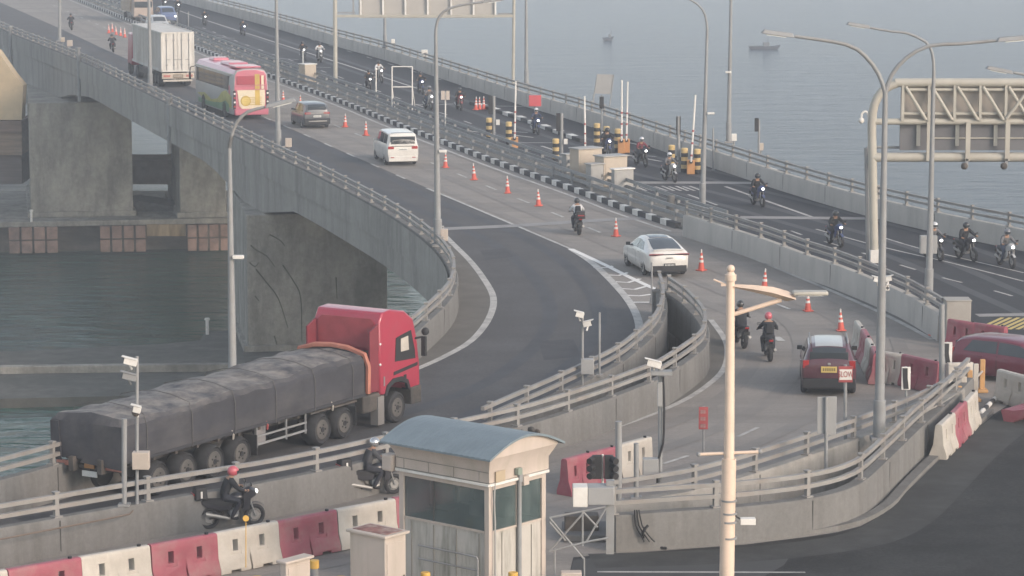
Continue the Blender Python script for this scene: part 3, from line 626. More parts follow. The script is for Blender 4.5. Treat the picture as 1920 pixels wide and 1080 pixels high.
# ================================================================== VEHICLES
def paint(name, col, rough=.35, **k): return mat(name, col, rough, var=.05, scale=.8, coat=.5, dirt=tuple(.6*c+.4*.12 for c in col), dirt_amt=.5, dirt_scale=1.2, **k)
def catm(vals, i, t):
    p0 = vals[max(i-1, 0)]; p1 = vals[i]; p2 = vals[i+1]; p3 = vals[min(i+2, len(vals)-1)]
    return 0.5*((2*p1)+(p2-p0)*t+(2*p0-5*p1+4*p2-p3)*t*t+(3*p1-p0-3*p2+p3)*t**3)
class Surf:
    """car body: stations (y, zbottom, zbelt, ztop, half width, half width of the roof)"""
    def __init__(s, st): s.st = st
    def attrs(s, y):
        st = s.st; y = max(st[0][0], min(st[-1][0], y))
        for i in range(len(st)-1):
            if y <= st[i+1][0]+1e-9: break
        t = (y-st[i][0])/(st[i+1][0]-st[i][0])
        return [st[i][k]+(st[i+1][k]-st[i][k])*t*1.0 if 0 else .6*catm([q[k] for q in st], i, t)+.4*(st[i][k]+(st[i+1][k]-st[i][k])*t) for k in range(1, 6)]
    def ring(s, y):
        zb, ze, zt, w, wt = s.attrs(y); zm = (zb+ze)/2
        g = min(.07, (zt-ze)*.45)
        return [(0, zb), (w-.12, zb), (w-.03, zb+.10), (w, zm), (w-.005, ze-.08), (w-.04, ze), (wt+.05, zt-g-.01), (wt-.04, zt-g*.35), (wt*.55, zt), (0, zt+.012)]
    def pt(s, y, v, side=1):
        r = s.ring(y); i = min(int(v), len(r)-2); t = v-i
        return Vector((side*(r[i][0]+(r[i+1][0]-r[i][0])*t), y, r[i][1]+(r[i+1][1]-r[i][1])*t))
    def patch(s, mb, y0, y1, v0, v1, m, off=.008, side=1, ny=8, nv=3, y0t=None, y1t=None):
        """panel on the surface; y0t/y1t: y limits at v1 (slanted ends)"""
        y0t = y0 if y0t is None else y0t; y1t = y1 if y1t is None else y1t; rows = []
        for i in range(ny+1):
            row = []
            for j in range(nv+1):
                v = v0+(v1-v0)*j/nv; a = y0+(y0t-y0)*j/nv; b = y1+(y1t-y1)*j/nv; y = a+(b-a)*i/ny
                p = s.pt(y, v, side); du = s.pt(y+.02, v, side)-s.pt(y-.02, v, side); dv = s.pt(y, min(v+.05, 9), side)-s.pt(y, v-.05, side)
                n = du.cross(dv).normalized()
                if n.x*side < 0 and abs(n.x) > .2: n = -n
                elif abs(n.x) <= .2 and n.z < 0: n = -n
                row.append(p+n*off)
            rows.append(row)
        mb.grid(rows, m, smooth=True); return mb
    def across(s, mb, y0, y1, v, m, off=.01, ny=8):
        rows = []
        for i in range(ny+1):
            y = y0+(y1-y0)*i/ny; row = []
            for k in range(-6, 7):
                vv = 9-(9-v)*abs(k)/6; p = s.pt(y, vv, 1 if k >= 0 else -1)
                dz = s.pt(y+.02, 9)-s.pt(y-.02, 9); n = Vector((0, -dz.z, dz.y)).normalized(); row.append(p+n*off)
            rows.append(row)
        mb.grid(rows, m, smooth=True); return mb
    def body(s, m, wheels, rw, parent):
        ys = []; st = s.st; n = 44
        for i in range(n+1): ys.append(st[0][0]+(st[-1][0]-st[0][0])*i/n)
        mb = MB(); rows = []
        for y in ys:
            r = s.ring(y); rows.append([(x, y, z) for x, z in r]+[(-x, y, z) for x, z in r[-2:0:-1]])
        mb.grid(rows, m, smooth=True, closed=True)
        k = len(rows[0]); mb.add(rows[0], [tuple(range(k))], m); mb.add(rows[-1], [tuple(range(k-1, -1, -1))], m)
        o = mb.build('body', parent)
        cut = MB()
        for wy in wheels: cut.cyl((-2, wy, rw*.98), (2, wy, rw*.98), rw*1.13, n=24, m=M_black)
        # tunnel leaves the wheel wells open through the car; the floor pan part closes it again
        co = cut.build('cutter'); md = o.modifiers.new('b', 'BOOLEAN'); md.object = co; md.operation = 'DIFFERENCE'; md.solver = 'EXACT'
        bake(o); bpy.data.objects.remove(co, do_unlink=True)
        f = MB(); w = st[len(st)//2][4]
        f.box((0, (st[0][0]+st[-1][0])/2, .42), (w*1.55, (st[-1][0]-st[0][0])*.92, .46), M_black); f.build('floor_pan', parent)
        return o
def wheel(parent, x, y, r, w=.21, rimm=None, name='wheel'):
    side = 1 if x > 0 else -1
    mb = MB(); mb.torus((0, 0, 0), r-.075, .08, 'x', 24, 8, M_rubber, w=w/2); mb.cyl((-w*.42, 0, 0), (w*.42, 0, 0), r-.06, n=24, m=M_rubber)
    o = mb.build(name, parent); o.location = (x-side*w/2, y, r)
    rm = MB(); rm.cyl((side*(w*.40), 0, 0), (side*(w*.46), 0, 0), r*.62, r*.58, n=20, m=rimm or M_rim)
    for k in range(5):
        a = 2*math.pi*k/5; rm.box((side*w*.47, math.cos(a)*r*.3, math.sin(a)*r*.3), (.02, .05, .05), M_black)
    rm.cyl((side*w*.46, 0, 0), (side*w*.5, 0, 0), r*.16, n=10, m=M_black)
    rm.build('rim', o); return o
def plate(parent, x, y, z, w, h, m_bg, m_tx, back=True, rz=0, chars=7):
    mb = MB(); mb.box((x, y, z), (w, .02, h), m_bg); o = mb.build('number_plate', parent)
    t = MB()
    for k in range(chars):
        xx = x-w*.42+w*.84*(k+.5)/chars; t.box((xx, y-.013, z), (w*.84/chars*.45, .006, h*.5), m_tx)
    t.build('characters', o); return o
def car(name, label, p, rz, st, col, wheels, rw, spec):
    rt = thing(name, label, 'car', p, rz); s = Surf(st); m = col
    body = s.body(m, wheels, rw, rt)
    for wy in wheels:
        for sd_ in (1, -1):
            zb, ze, zt, w, wt = s.attrs(wy); wheel(rt, sd_*(w-.0), wy, rw)
    for sd_ in (1, -1):
        for (a, b, at, bt) in spec['side']:
            mb = MB(); s.patch(mb, a, b, 5.12, 5.9, M_glass, .010, sd_, y0t=at, y1t=bt); mb.build('side_window', rt, fix=False)
    a, b = spec['screen']; mb = MB(); s.across(mb, a, b, 7.2, M_glass); mb.build('windscreen', rt, fix=False)
    a, b = spec['rear']; mb = MB(); s.across(mb, a, b, spec.get('rv', 7.2), M_glass); mb.build('rear_window', rt, fix=False)
    if 'roof' in spec:
        a, b = spec['roof']; mb = MB(); s.across(mb, a, b, 7.6, spec['roofm'], .012); mb.build('roof_panel', rt, fix=False)
    # door seams and handles
    for sd_ in (1, -1):
        for y in spec['seams']:
            mb = MB(); s.patch(mb, y-.012, y+.012, 2.4, 5.0, M_black, .004, sd_, ny=1, nv=4); mb.build('door_seam', rt, fix=False)
        for y in spec['handles']:
            q = s.pt(y, 4.2, sd_); mb = MB(); mb.box((q.x+sd_*.02, y, q.z), (.03, .16, .035), spec.get('hm', m)); mb.build('door_handle', rt)
        y = spec['mirror']; q = s.pt(y, 5.1, sd_); mb = MB(); mb.box((q.x+sd_*.07, y, q.z+.07), (.18, .1, .14), spec.get('mm', m)); mb.build('mirror', rt, bevel=.02)
    yb = st[0][0]; w0 = st[1][4]
    zb, ze, zt, w, wt = s.attrs(yb+.05)
    for sd_ in (1, -1):
        for (lx, lz, lw, lh, lm) in spec['tails']:
            mb = MB(); yy = spec.get('ty', yb+.02); mb.box((sd_*lx, yy, lz), (lw, .1, lh), lm); mb.build('tail_light', rt, bevel=.012)
        mb = MB(); q = s.attrs(st[-1][0]-.25); mb.box((sd_*(q[3]-.2), st[-1][0]-.17, q[1]-.1), (.32, .22, .13), M_lens); mb.build('headlight', rt, bevel=.02)
    for bx in spec.get('extra', []):
        nm, c, d, mm = bx; mb = MB(); mb.box(c, d, mm); mb.build(nm, rt, bevel=.02)
    if 'plate' in spec: x, z, w_, h_, mb_, mt_ = spec['plate']; plate(rt, x, yb-.03, z, w_, h_, mb_, mt_)
    return rt
P_white = paint('pearl_white_paint', (.60, .575, .53)); P_grey = paint('grey_paint', (.085, .09, .095)); P_maroon = paint('maroon_paint', (.075, .018, .028)); P_silver = paint('silver_paint', (.38, .38, .37))
P_crim = paint('crimson_paint', (.12, .014, .03)); P_blue = paint('blue_paint', (.09, .12, .22))
plw = mat('plate_white', (.6, .6, .57), .5); plk = mat('plate_black', (.02, .02, .02), .5); ply = mat('plate_yellow', (.55, .40, .12), .5)
UPR = (-.285, .958)
st_fast = [(-2.36, .42, .80, .90, .70, .45), (-2.30, .30, .90, 1.02, .82, .60), (-2.05, .22, .98, 1.11, .90, .70), (-1.6, .2, 1.0, 1.22, .93, .70), (-.9, .2, .97, 1.38, .94, .62), (-.2, .2, .95, 1.45, .94, .58), (.35, .2, .93, 1.42, .94, .58), (.85, .2, .92, 1.24, .94, .64), (1.25, .2, .90, 1.0, .93, .72), (1.8, .2, .82, .89, .92, .7), (2.2, .24, .68, .75, .84, .6), (2.36, .4, .56, .6, .6, .42)]
_c = car('white_sedan', 'white fastback saloon with a long dark sloping rear window, nearest white car', P(1228, 506), heading(-.21, .978), st_fast, P_white, (-1.42, 1.45), .34,
    dict(side=[(-1.35, -.3, -.9, -.3), (-.22, 1.0, -.22, .45)], screen=(.45, 1.2), rear=(-2.0, -.75), roof=(-.68, .4), roofm=M_glass, seams=(-.26, 1.15, -1.05), handles=(-.75, .2), mirror=.95,
         tails=[(.55, .93, .62, .07, M_tail)], ty=-2.30, plate=(0, .52, .5, .12, plk, plw), mm=M_black,
         extra=[('light_bar', (0, -2.335, .93), (1.7, .07, .045), M_black), ('diffuser', (0, -2.28, .36), (1.5, .22, .26), M_black), ('spoiler', (0, -2.12, 1.10), (1.3, .16, .04), P_white), ('badge', (0, -2.40, .8), (.3, .02, .05), M_rim)]))
_c.scale = (1, 1, 1.05)
st_mpv = [(-2.42, .42, 1.15, 1.5, .86, .62), (-2.36, .25, 1.18, 1.74, .91, .68), (-2.2, .22, 1.18, 1.86, .92, .72), (-1.4, .2, 1.15, 1.90, .93, .72), (0, .2, 1.12, 1.91, .93, .72), (.75, .2, 1.10, 1.84, .93, .70), (1.25, .2, 1.08, 1.52, .93, .70), (1.7, .2, 1.06, 1.18, .92, .74), (2.2, .22, .95, 1.02, .88, .7), (2.42, .35, .75, .8, .75, .55)]
van = car('white_van', 'pearl white people carrier with a dark rear window, driving up the middle lane', P(741, 303), heading(-.22, .975), st_mpv, P_white, (-1.5, 1.45), .34,
    dict(side=[(-2.1, -1.15, -2.05, -1.15), (-1.08, .0, -1.08, .0), (.06, 1.5, .06, 1.0)], screen=(.95, 1.62), rear=(-2.20, -2.0), seams=(.03, 1.35, -1.1), handles=(-.9, .2), mirror=1.25,
         tails=[(.68, 1.05, .34, .16, M_tail)], ty=-2.39, plate=(0, .95, .52, .13, plw, plk),
         extra=[('rear_window', (0, -2.385, 1.45), (1.42, .07, .46), M_glass), ('garnish', (0, -2.44, 1.14), (1.3, .05, .06), M_rim), ('bumper', (0, -2.43, .42), (1.66, .14, .3), P_white), ('reflector', (.62, -2.51, .5), (.2, .02, .05), M_tail), ('reflector', (-.62, -2.51, .5), (.2, .02, .05), M_tail)]))
st_suv = [(-2.05, .42, .95, 1.15, .80, .60), (-2.0, .28, 1.02, 1.35, .86, .64), (-1.8, .22, 1.03, 1.52, .88, .66), (-1.3, .2, 1.02, 1.62, .89, .66), (-.2, .2, 1.0, 1.64, .89, .66), (.5, .2, .98, 1.56, .89, .65), (1.0, .2, .97, 1.25, .89, .68), (1.3, .2, .96, 1.08, .88, .70), (1.8, .22, .85, .93, .84, .64), (2.05, .35, .65, .7, .7, .5)]
car('grey_hatchback', 'dark grey crossover car driving away just right of the bus', P(581, 236), heading(-.30, .954), st_suv, P_grey, (-1.25, 1.3), .33,
    dict(side=[(-1.6, -.35, -1.3, -.35), (-.28, 1.1, -.28, .7)], screen=(.62, 1.22), rear=(-2.02, -1.72), seams=(-.31, 1.1), handles=(-.9, .1), mirror=1.0,
         tails=[(.62, 1.0, .4, .12, M_tail)], ty=-2.03, plate=(0, .8, .5, .12, plw, plk), hm=M_black,
         extra=[('rear_window', (0, -2.0, 1.24), (1.2, .05, .3), M_glass), ('light_bar', (0, -2.06, 1.0), (1.5, .05, .05), M_rim), ('bumper', (0, -2.08, .48), (1.66, .2, .36), M_black), ('trim', (0, -2.2, .5), (1.2, .03, .07), M_rim)]))
st_cross = [(-2.15, .45, 1.02, 1.15, .82, .60), (-2.1, .30, 1.08, 1.30, .88, .62), (-1.85, .24, 1.09, 1.58, .90, .64), (-1.4, .22, 1.08, 1.68, .91, .64), (-.2, .22, 1.05, 1.70, .91, .64), (.5, .22, 1.03, 1.62, .91, .64), (1.0, .22, 1.02, 1.34, .91, .68), (1.35, .22, 1.0, 1.12, .90, .72), (1.9, .25, .9, .98, .86, .66), (2.15, .4, .7, .75, .7, .5)]
P_rf = paint('pale_roof', (.36, .36, .34))
car('maroon_suv', 'maroon SUV with pale roof and yellow number plate, behind the SLOW sign', P(1551, 722), heading(.085, .996), st_cross, P_maroon, (-1.35, 1.3), .36,
    dict(side=[(-1.7, -.45, -1.4, -.45), (-.38, 1.1, -.38, .7)], screen=(.62, 1.3), rear=(-2.07, -1.82), roof=(-1.75, .45), roofm=P_rf, seams=(-.41, 1.1), handles=(-.95, .1), mirror=1.0, mm=M_black,
         tails=[(.76, 1.08, .2, .26, M_tail)], ty=-2.1, plate=(0, .92, .52, .2, ply, plk),
         extra=[('rear_window', (0, -2.06, 1.32), (1.26, .07, .34), M_glass), ('bumper', (0, -2.16, .46), (1.72, .18, .32), M_black), ('badge', (0, -2.17, 1.1), (.1, .03, .08), M_rim), ('roof_rail', (.62, -.6, 1.71), (.05, 2.1, .05), M_galv), ('roof_rail', (-.62, -.6, 1.71), (.05, 2.1, .05), M_galv)]))
_c = car('crimson_car', 'crimson hatchback cut off by the right edge, beyond the white barrier', P(1905, 712), heading(.80, -.60), st_suv, P_crim, (-1.25, 1.3), .33,
    dict(side=[(-1.6, -.35, -1.3, -.35), (-.28, 1.1, -.28, .7)], screen=(.62, 1.22), rear=(-2.02, -1.72), seams=(-.31, 1.1), handles=(-.9, .1), mirror=1.0,
         tails=[(.70, 1.0, .26, .3, M_tail)], ty=-2.03, extra=[('rear_window', (0, -2.0, 1.24), (1.2, .05, .3), M_glass), ('lamp_glow', (-.66, 2.02, .70), (.34, .1, .06), M_head), ('lamp_glow', (.66, 2.02, .70), (.34, .1, .06), M_head)]))
_c.scale = (1, 1, .9)
car('blue_car', 'small blue car with a lit headlamp above the container lorry at the top edge', P(312, 42), heading(.285, -.958), st_suv, P_blue, (-1.25, 1.3), .33,
    dict(side=[(-1.6, -.35, -1.3, -.35), (-.28, 1.1, -.28, .7)], screen=(.62, 1.22), rear=(-2.02, -1.72), seams=(-.31, 1.1), handles=(-.9, .1), mirror=1.0,
         tails=[(.70, 1.0, .26, .3, M_tail)], ty=-2.03, extra=[('lamp_glow', (-.6, 2.02, .72), (.2, .12, .1), M_head), ('lamp_glow', (.6, 2.02, .72), (.2, .12, .1), M_head)]))
car('silver_car', 'small pale car just behind the blue car at the top left', P(296, 60), heading(.285, -.958), st_suv, P_silver, (-1.25, 1.3), .33,
    dict(side=[(-1.6, -.35, -1.3, -.35), (-.28, 1.1, -.28, .7)], screen=(.62, 1.22), rear=(-2.02, -1.72), seams=(-.31, 1.1), handles=(-.9, .1), mirror=1.0,
         tails=[(.70, 1.0, .26, .3, M_tail)], ty=-2.03))

def hwheel(parent, x, y, r=.5, w=.3, dual=False, m=None):
    o = wheel(parent, x, y, r, w, m or mat('dusty_rim', (.095, .088, .08), .8, var=.2)); return o
# ---- container lorry
def container_lorry():
    rt = thing('container_lorry', 'tall white ribbed box lorry ahead of the red coach', 'lorry', P(334, 164), heading(-.30, .954))
    mc = mat('container_white', (.52, .50, .46), .7, var=.06, scale=.6, dirt=(.27, .22, .17), dirt_amt=.6, dirt_scale=.7, dirt_stretch=(2, 2, .4))
    L, Wd, z0, z1 = 12.2, 2.5, 1.2, 4.15
    mb = MB(); mb.box((0, L/2+.05, (z0+z1)/2), (Wd-.1, L-.1, z1-z0-.05), mc); mb.build('container', rt)
    for sd_ in (1, -1):
        mb = MB()
        for k in range(34): mb.box((sd_*(Wd/2-.03), .4+k*.345, (z0+z1)/2), (.07, .17, z1-z0-.3), mc)
        mb.build('side_panel', rt)
        mb = MB(); mb.box((sd_*(Wd/2-.02), L/2, z1-.06), (.12, L, .14), mc); mb.box((sd_*(Wd/2-.02), L/2, z0+.08), (.12, L, .18), mc); mb.build('side_rail', rt)
        mb = MB(); mb.box((sd_*Wd/4, -.01, (z0+z1)/2), (Wd/2-.08, .08, z1-z0-.2), mc); d = mb.build('rear_door', rt, bevel=.01)
        for x in (.3, .85):
            b = MB(); b.cyl((sd_*x, -.08, z0+.1), (sd_*x, -.08, z1-.1), .028, n=6, m=M_galv)
            for zz in (z0+.5, z1-.6): b.box((sd_*x, -.07, zz), (.14, .06, .08), M_galv)
            b.box((sd_*(x-.12), -.09, z0+.9), (.3, .04, .05), M_galv); b.build('locking_bar', d)
    mb = MB()
    for x in (-Wd/2+.04, Wd/2-.04, 0.0): mb.box((x, -.02, (z0+z1)/2), (.1 if x else .05, .12, z1-z0), mc)
    mb.box((0, -.02, z1-.06), (Wd, .12, .14), mc); mb.box((0, -.02, z0+.06), (Wd, .12, .14), mc); mb.build('door_frame', rt)
    mb = MB(); mb.box((0, -.03, .88), (2.45, .1, .42), mat('rear_beam', (.42, .36, .29), .7, var=.15)); b = mb.build('rear_beam', rt, bevel=.02)
    for sd_ in (1, -1):
        t = MB(); t.box((sd_*.85, -.1, .88), (.5, .05, .16), mat('reflective_red', (.35, .12, .10), .5, var=.2)); t.build('tail_light', b)
    plate(rt, 0, -.12, .86, .75, .26, mat('plate_brown', (.16, .12, .08), .6), M_bwhite)
    mb = MB(); mb.box((0, .1, .52), (2.2, .12, .14), M_bwhite); mb.build('underrun_bar', rt)
    mb = MB()
    for sd_ in (1, -1): mb.box((sd_*.45, L/2, .98), (.18, L, .3), M_chassis)
    mb.build('chassis', rt)
    for y in (1.6, 2.9, 4.2, 10.6, 13.9):
        for sd_ in (1, -1): hwheel(rt, sd_*1.22, y, .5, .5 if y < 12 else .3)
    for sd_ in (1, -1):
        mb = MB(); mb.box((sd_*1.2, 7.4, .8), (.05, 4.4, .5), M_chassis); mb.build('side_guard', rt)
    mr = paint('lorry_red', (.3, .03, .05)); mb = MB(); mb.box((0, 13.7, 2.05), (2.42, 2.0, 2.5), mr, top=(.94, .9)); mb.build('cab', rt, bevel=.12)
    mb = MB(); mb.box((0, 14.73, 2.4), (2.1, .06, .8), M_glass); mb.build('windscreen', rt)
    return rt
container_lorry()
# ---- coach
def coach():
    rt = thing('coach', 'red roofed coach with green and yellow swirls, between the white lorry and the grey car', 'coach', P(471, 224), heading(-.33, .944))
    L, Wd, H = 11.6, 2.5, 3.55
    mr = paint('coach_red', (.44, .12, .16), .4); mg = paint('coach_grey', (.33, .33, .32), .4)
    prof = [(-1.25, .35), (-1.25, 1.2), (-1.24, 2.3), (-1.18, 3.2), (-1.0, 3.48), (-.5, 3.58), (0, 3.6), (.5, 3.58), (1.0, 3.48), (1.18, 3.2), (1.24, 2.3), (1.25, 1.2), (1.25, .35)]
    mb = MB()
    def rng(y, s=1.0, dz=0): return [(x*s, y, z*(1-(1-s)*.4)+dz) for x, z in prof]
    rows = [rng(-.0, .94), rng(.12, 1), rng(L-.5, 1), rng(L-.1, .97), rng(L, .9)]
    mb.grid(rows, mg, smooth=False, closed=True); mb.add(rows[0], [tuple(range(13))], mr); mb.add(rows[-1], [tuple(range(12, -1, -1))], mg)
    o = mb.build('body', rt, bevel=.04)
    # red roof skin
    mb = MB(); rr = [[(x*1.005, y, z+.012) for x, z in prof[3:10]] for y in (.1, 3.0, 8.5, L-.4)]
    mb.grid(rr, mr, smooth=True); mb.build('roof', rt, fix=False)
    for y, l, w in ((4.6, 2.6, 1.5), (9.2, 1.5, 1.2)):
        mb = MB(); mb.box((0, y, 3.68), (w, l, .2), mr, top=(.85, .9)); mb.build('roof_unit', rt, bevel=.05)
    mb = MB(); mb.box((0, 1.7, 3.66), (1.8, 2.2, .1), mr); mb.build('roof_hatch', rt, bevel=.03)
    for sd_ in (1, -1):
        mb = MB(); mb.box((sd_*1.225, L/2+.4, 2.5), (.05, L-1.8, 1.0), M_glass); w_ = mb.build('side_window', rt)
        mb = MB()
        for k in range(6): mb.box((sd_*1.252, 1.6+k*1.75, 2.5), (.01, .05, 1.0), M_black)
        mb.build('window_post', w_)
        mb = MB(); mb.box((sd_*1.21, L/2+.2, 3.13), (.09, L-1.0, .1), mg); mb.build('cornice', rt)
        # painted swirls (a flat livery film on the flank)
        sw = mat('livery_green', (.12, .22, .12), .5, var=.2); sy = mat('livery_yellow', (.33, .32, .09), .5, var=.25)
        mb = MB()
        for mm, pts, d in ((sy, [(.5, 1.6), (2.2, 1.95), (3.4, 1.7), (4.6, 1.15), (6.5, .95), (8.5, 1.3), (10.8, 1.1), (9, .85), (6.5, .7), (4.2, .75), (2.4, .9), (.5, .75)], .0), (sw, [(1.2, 1.0), (2.2, 1.2), (3.6, .95), (6.0, .8), (8.0, .75), (10.5, .8), (10.5, .45), (1.2, .45)], .006)):
            mb.prism(pts, sd_*(1.252+d), sd_*(1.256+d), 'x', mm)
        mb.build('livery', rt)
        mb = MB(); mb.box((sd_*1.22, 1.15, 1.4), (.06, .5, 1.9), mr); mb.build('corner_panel', rt)
        for y in (2.6, 8.9): 
            a = MB(); a.cyl((sd_*1.24, y, .5), (sd_*1.262, y, .5), .6, n=22, m=M_black); a.build('wheel_arch', rt)
            hwheel(rt, sd_*1.28, y, .49, .3)
        mb = MB(); mb.prism([(.08, 0), (.26, 0), (.26, 1.3), (.08, 1.3)], 0, .03, 'y', M_black, M=Matrix.Translation((sd_*1.17-.17, -.05, .75))); o = mb.build('light_cluster', rt)
        t = MB()
        for k in range(4): t.cyl((sd_*1.17, -.06, .95+k*.3), (sd_*1.17, -.10, .95+k*.3), .07, n=10, m=M_lens if k % 2 else M_tail)
        t.build('tail_light', o)
        mb = MB(); mb.tube([(sd_*1.2, L-.1, 3.0), (sd_*1.5, L+.15, 2.9), (sd_*1.55, L+.2, 2.5)], .04, 6, M_black); mb.box((sd_*1.55, L+.2, 2.25), (.12, .14, .5), M_black); mb.build('mirror', rt)
    # rear: white shield with a gold ring and bands
    wh = paint('coach_cream', (.60, .52, .38), .3); go = mat('gold_vinyl', (.42, .29, .06), .5, var=.2)
    mb = MB(); mb.prism([(-.98, 2.1), (.98, 2.1), (1.0, 1.1), (.85, .72), (-.2, .66), (-.62, .72), (-.84, 1.0)], -.02, -.05, 'y', wh); sh = mb.build('rear_panel', rt, bevel=.02)
    mb = MB(); mb.prism([(.28, 1.0), (.62, 1.0), (.62, 3.2), (.28, 3.2)], -.052, -.058, 'y', go); mb.prism([(.74, 1.0), (.92, 1.0), (.92, 3.1), (.74, 3.1)], -.052, -.058, 'y', wh)
    for k in range(5): mb.box((.12, -.062, 1.05+k*.13), (1.25, .012, .045), go)
    mb.torus((-.38, -.05, 1.32), .33, .035, 'x', 24, 6, go, M=Matrix.Translation((-.38, -.05, 1.32)) @ Matrix.Rotation(R(90), 4, 'Z') @ Matrix.Translation((.38, .05, -1.32)))
    mb.cyl((-.38, -.052, 1.32), (-.38, -.060, 1.32), .3, n=24, m=mat('gold_disc', (.5, .38, .12), .5)); mb.build('emblem', rt)
    mb = MB(); mb.box((0, -.03, 2.78), (2.0, .05, .62), paint('tinted_red', (.33, .06, .08), .12)); mb.build('rear_window', rt, bevel=.02)
    for z in (2.42, 2.12): 
        mb = MB(); mb.box((0, -.065, z), (2.3, .03, .05), mr); mb.build('trim', rt)
    mb = MB(); mb.box((0, -.06, .55), (2.4, .3, .45), mr); mb.build('bumper', rt, bevel=.06)
    mb = MB(); mb.box((0, L-.02, 1.9), (2.0, .1, 1.7), M_glass); mb.build('windscreen', rt)
    rt.scale = (.96, .96, .94); return rt
coach()
# ---- red articulated lorry in the foreground
def artic():
    fw = Vector((.512, .859)); pn = P(745, 793); rtv = Vector((fw.y, -fw.x)); c = Vector((pn.x, pn.y))-rtv*1.22
    rt = thing('articulated_lorry', 'red articulated lorry with a long load under a dusty black tarpaulin', 'lorry', (c.x, c.y, 0), heading(fw.x, fw.y))
    red = paint('cab_red', (.31, .03, .055), .45); redd = mat('cab_red_dusty', (.28, .05, .06), .7, var=.15, scale=2)
    # cab (y=0 is the front axle); side outline extruded across, roof rounded
    side = [(-.95, 1.05), (-.98, 2.2), (-1.0, 3.35), (-.82, 3.62), (-.3, 3.66), (.45, 3.52), (.95, 3.2), (1.18, 2.55), (1.32, 1.75), (1.34, 1.0), (.62, .98), (.5, 1.2), (.2, 1.34), (-.2, 1.34), (-.5, 1.2), (-.62, 1.0)]
    mb = MB(); mb.prism(side, -1.22, 1.22, 'x', red); o = mb.build('cab', rt, bevel=.09)
    # hollow look of the roof deflector from behind
    mb = MB(); mb.prism([(-1.06, 2.5), (-1.06, 3.3), (-.92, 3.44), (.92, 3.44), (1.06, 3.3), (1.06, 2.5)], -1.012, -1.03, 'y', redd); w_ = mb.build('deflector', rt, bevel=.01)
    mb = MB(); mb.box((0, -1.04, 1.75), (2.1, .12, 1.35), mat('cab_back_dark', (.05, .04, .04), .8, var=.3)); mb.build('cab_back', rt)
    mb = MB(); 
    for sd_ in (1, -1): mb = MB(); mb.prism([(-1.5, 1.2), (-1.5, 3.1), (-1.02, 3.3), (-1.02, 1.2)], sd_*1.2, sd_*1.14, 'x', mat('fairing_dark_red', (.17, .03, .04), .5)); mb.build('side_fairing', rt)
    for sd_ in (1, -1):
        mb = MB(); mb.prism([(-.12, 1.98), (-.06, 2.72), (.25, 2.78), (.80, 2.86), (1.02, 2.2), (1.05, 1.92)], sd_*1.221, sd_*1.236, 'x', M_black); d = mb.build('side_window', rt)
        mb = MB(); mb.prism([(.20, 2.25), (.20, 2.66), (.62, 2.7), (.66, 2.25)], sd_*1.237, sd_*1.245, 'x', M_bwhite); mb.build('window_poster', d)
        mb = MB(); mb.prism([(-.2, 1.55), (-.2, 1.66), (1.18, 1.78), (1.18, 1.67)], sd_*1.221, sd_*1.232, 'x', M_black); mb.build('side_stripe', rt)
        mb = MB(); mb.box((sd_*1.23, .45, 1.42), (.02, .16, .13), M_black, rz=0); mb.build('emblem', rt, bevel=.03)
        mb = MB(); mb.tube([(sd_*1.2, 1.05, 2.55), (sd_*1.42, 1.2, 2.6)], .035, 6, M_black); mb.box((sd_*1.45, 1.22, 2.3), (.14, .12, .62), M_black); mb.sphere((sd_*1.42, 1.35, 2.75), .13, 10, 6, M_black); mb.build('mirror', rt)
        mb = MB(); mb.prism([(-.62, .98), (-.5, 1.2), (-.2, 1.32), (.2, 1.32), (.5, 1.2), (.62, .98), (.74, .98), (.6, 1.3), (.25, 1.46), (-.25, 1.46), (-.6, 1.3), (-.74, .98)], sd_*1.0, sd_*1.26, 'x', M_black); mb.build('mudguard', rt)
        mb = MB(); mb.box((sd_*.95, 1.36, .82), (.4, .14, .2), M_lens); mb.build('headlight', rt, bevel=.03)
        mb = MB(); mb.box((sd_*1.23, -.75, 1.45), (.03, .05, .3), M_galv); mb.build('grab_handle', rt)
        for z in (2.0, 2.65): 
            mb = MB(); mb.sphere((sd_*1.2, -.93, z), .045, 8, 6, M_lens); mb.build('marker_lamp', rt)
        mb = MB(); mb.box((sd_*1.0, -1.35, .85), (.35, 1.0, .55), M_chassis); mb.build('fuel_tank', rt, bevel=.05)
        mb = MB(); mb.box((sd_*1.08, -.92, .55), (.28, .35, .9), mat('grey_step', (.18, .17, .16), .7)); mb.build('cab_step', rt)
    mb = MB(); mb.prism([(-1.23, .45), (-1.23, 1.02), (1.23, 1.02), (1.23, .45)], .85, 1.42, 'y', M_chassis); mb.build('bumper', rt, bevel=.05)
    mb = MB(); mb.box((0, 1.2, 2.35), (2.1, .08, .9), M_glass, M=Matrix.Identity(4)); mb.build('windscreen', rt)
    mb = MB(); mb.box((0, .9, 3.3), (2.0, .35, .08), M_black); mb.build('sun_visor', rt)
    mb = MB()
    for sd_ in (1, -1): mb.box((sd_*.42, -2.0, .95), (.16, 5.2, .3), M_chassis); mb.box((sd_*.5, -9.2, 1.05), (.16, 9.5, .4), M_chassis)
    for k in range(9): mb.box((0, -5.3-k*1.0, 1.1), (2.3, .1, .14), M_chassis)
    mb.build('chassis', rt)
    mb = MB(); mb.cyl((0, -3.4, 1.05), (0, -3.4, 1.22), .5, n=14, m=M_chassis); mb.build('fifth_wheel', rt)
    for y in (0, -2.95, -4.15, -8.3, -9.6, -10.9, -12.2):
        for sd_ in (1, -1): hwheel(rt, sd_*1.24, y, .5, .3 if y == 0 else .52)
    for y in (-3.55,):
        for sd_ in (1, -1): mb = MB(); mb.box((sd_*.98, y, 1.09), (.52, 2.5, .06), M_chassis); mb.build('mudguard', rt)
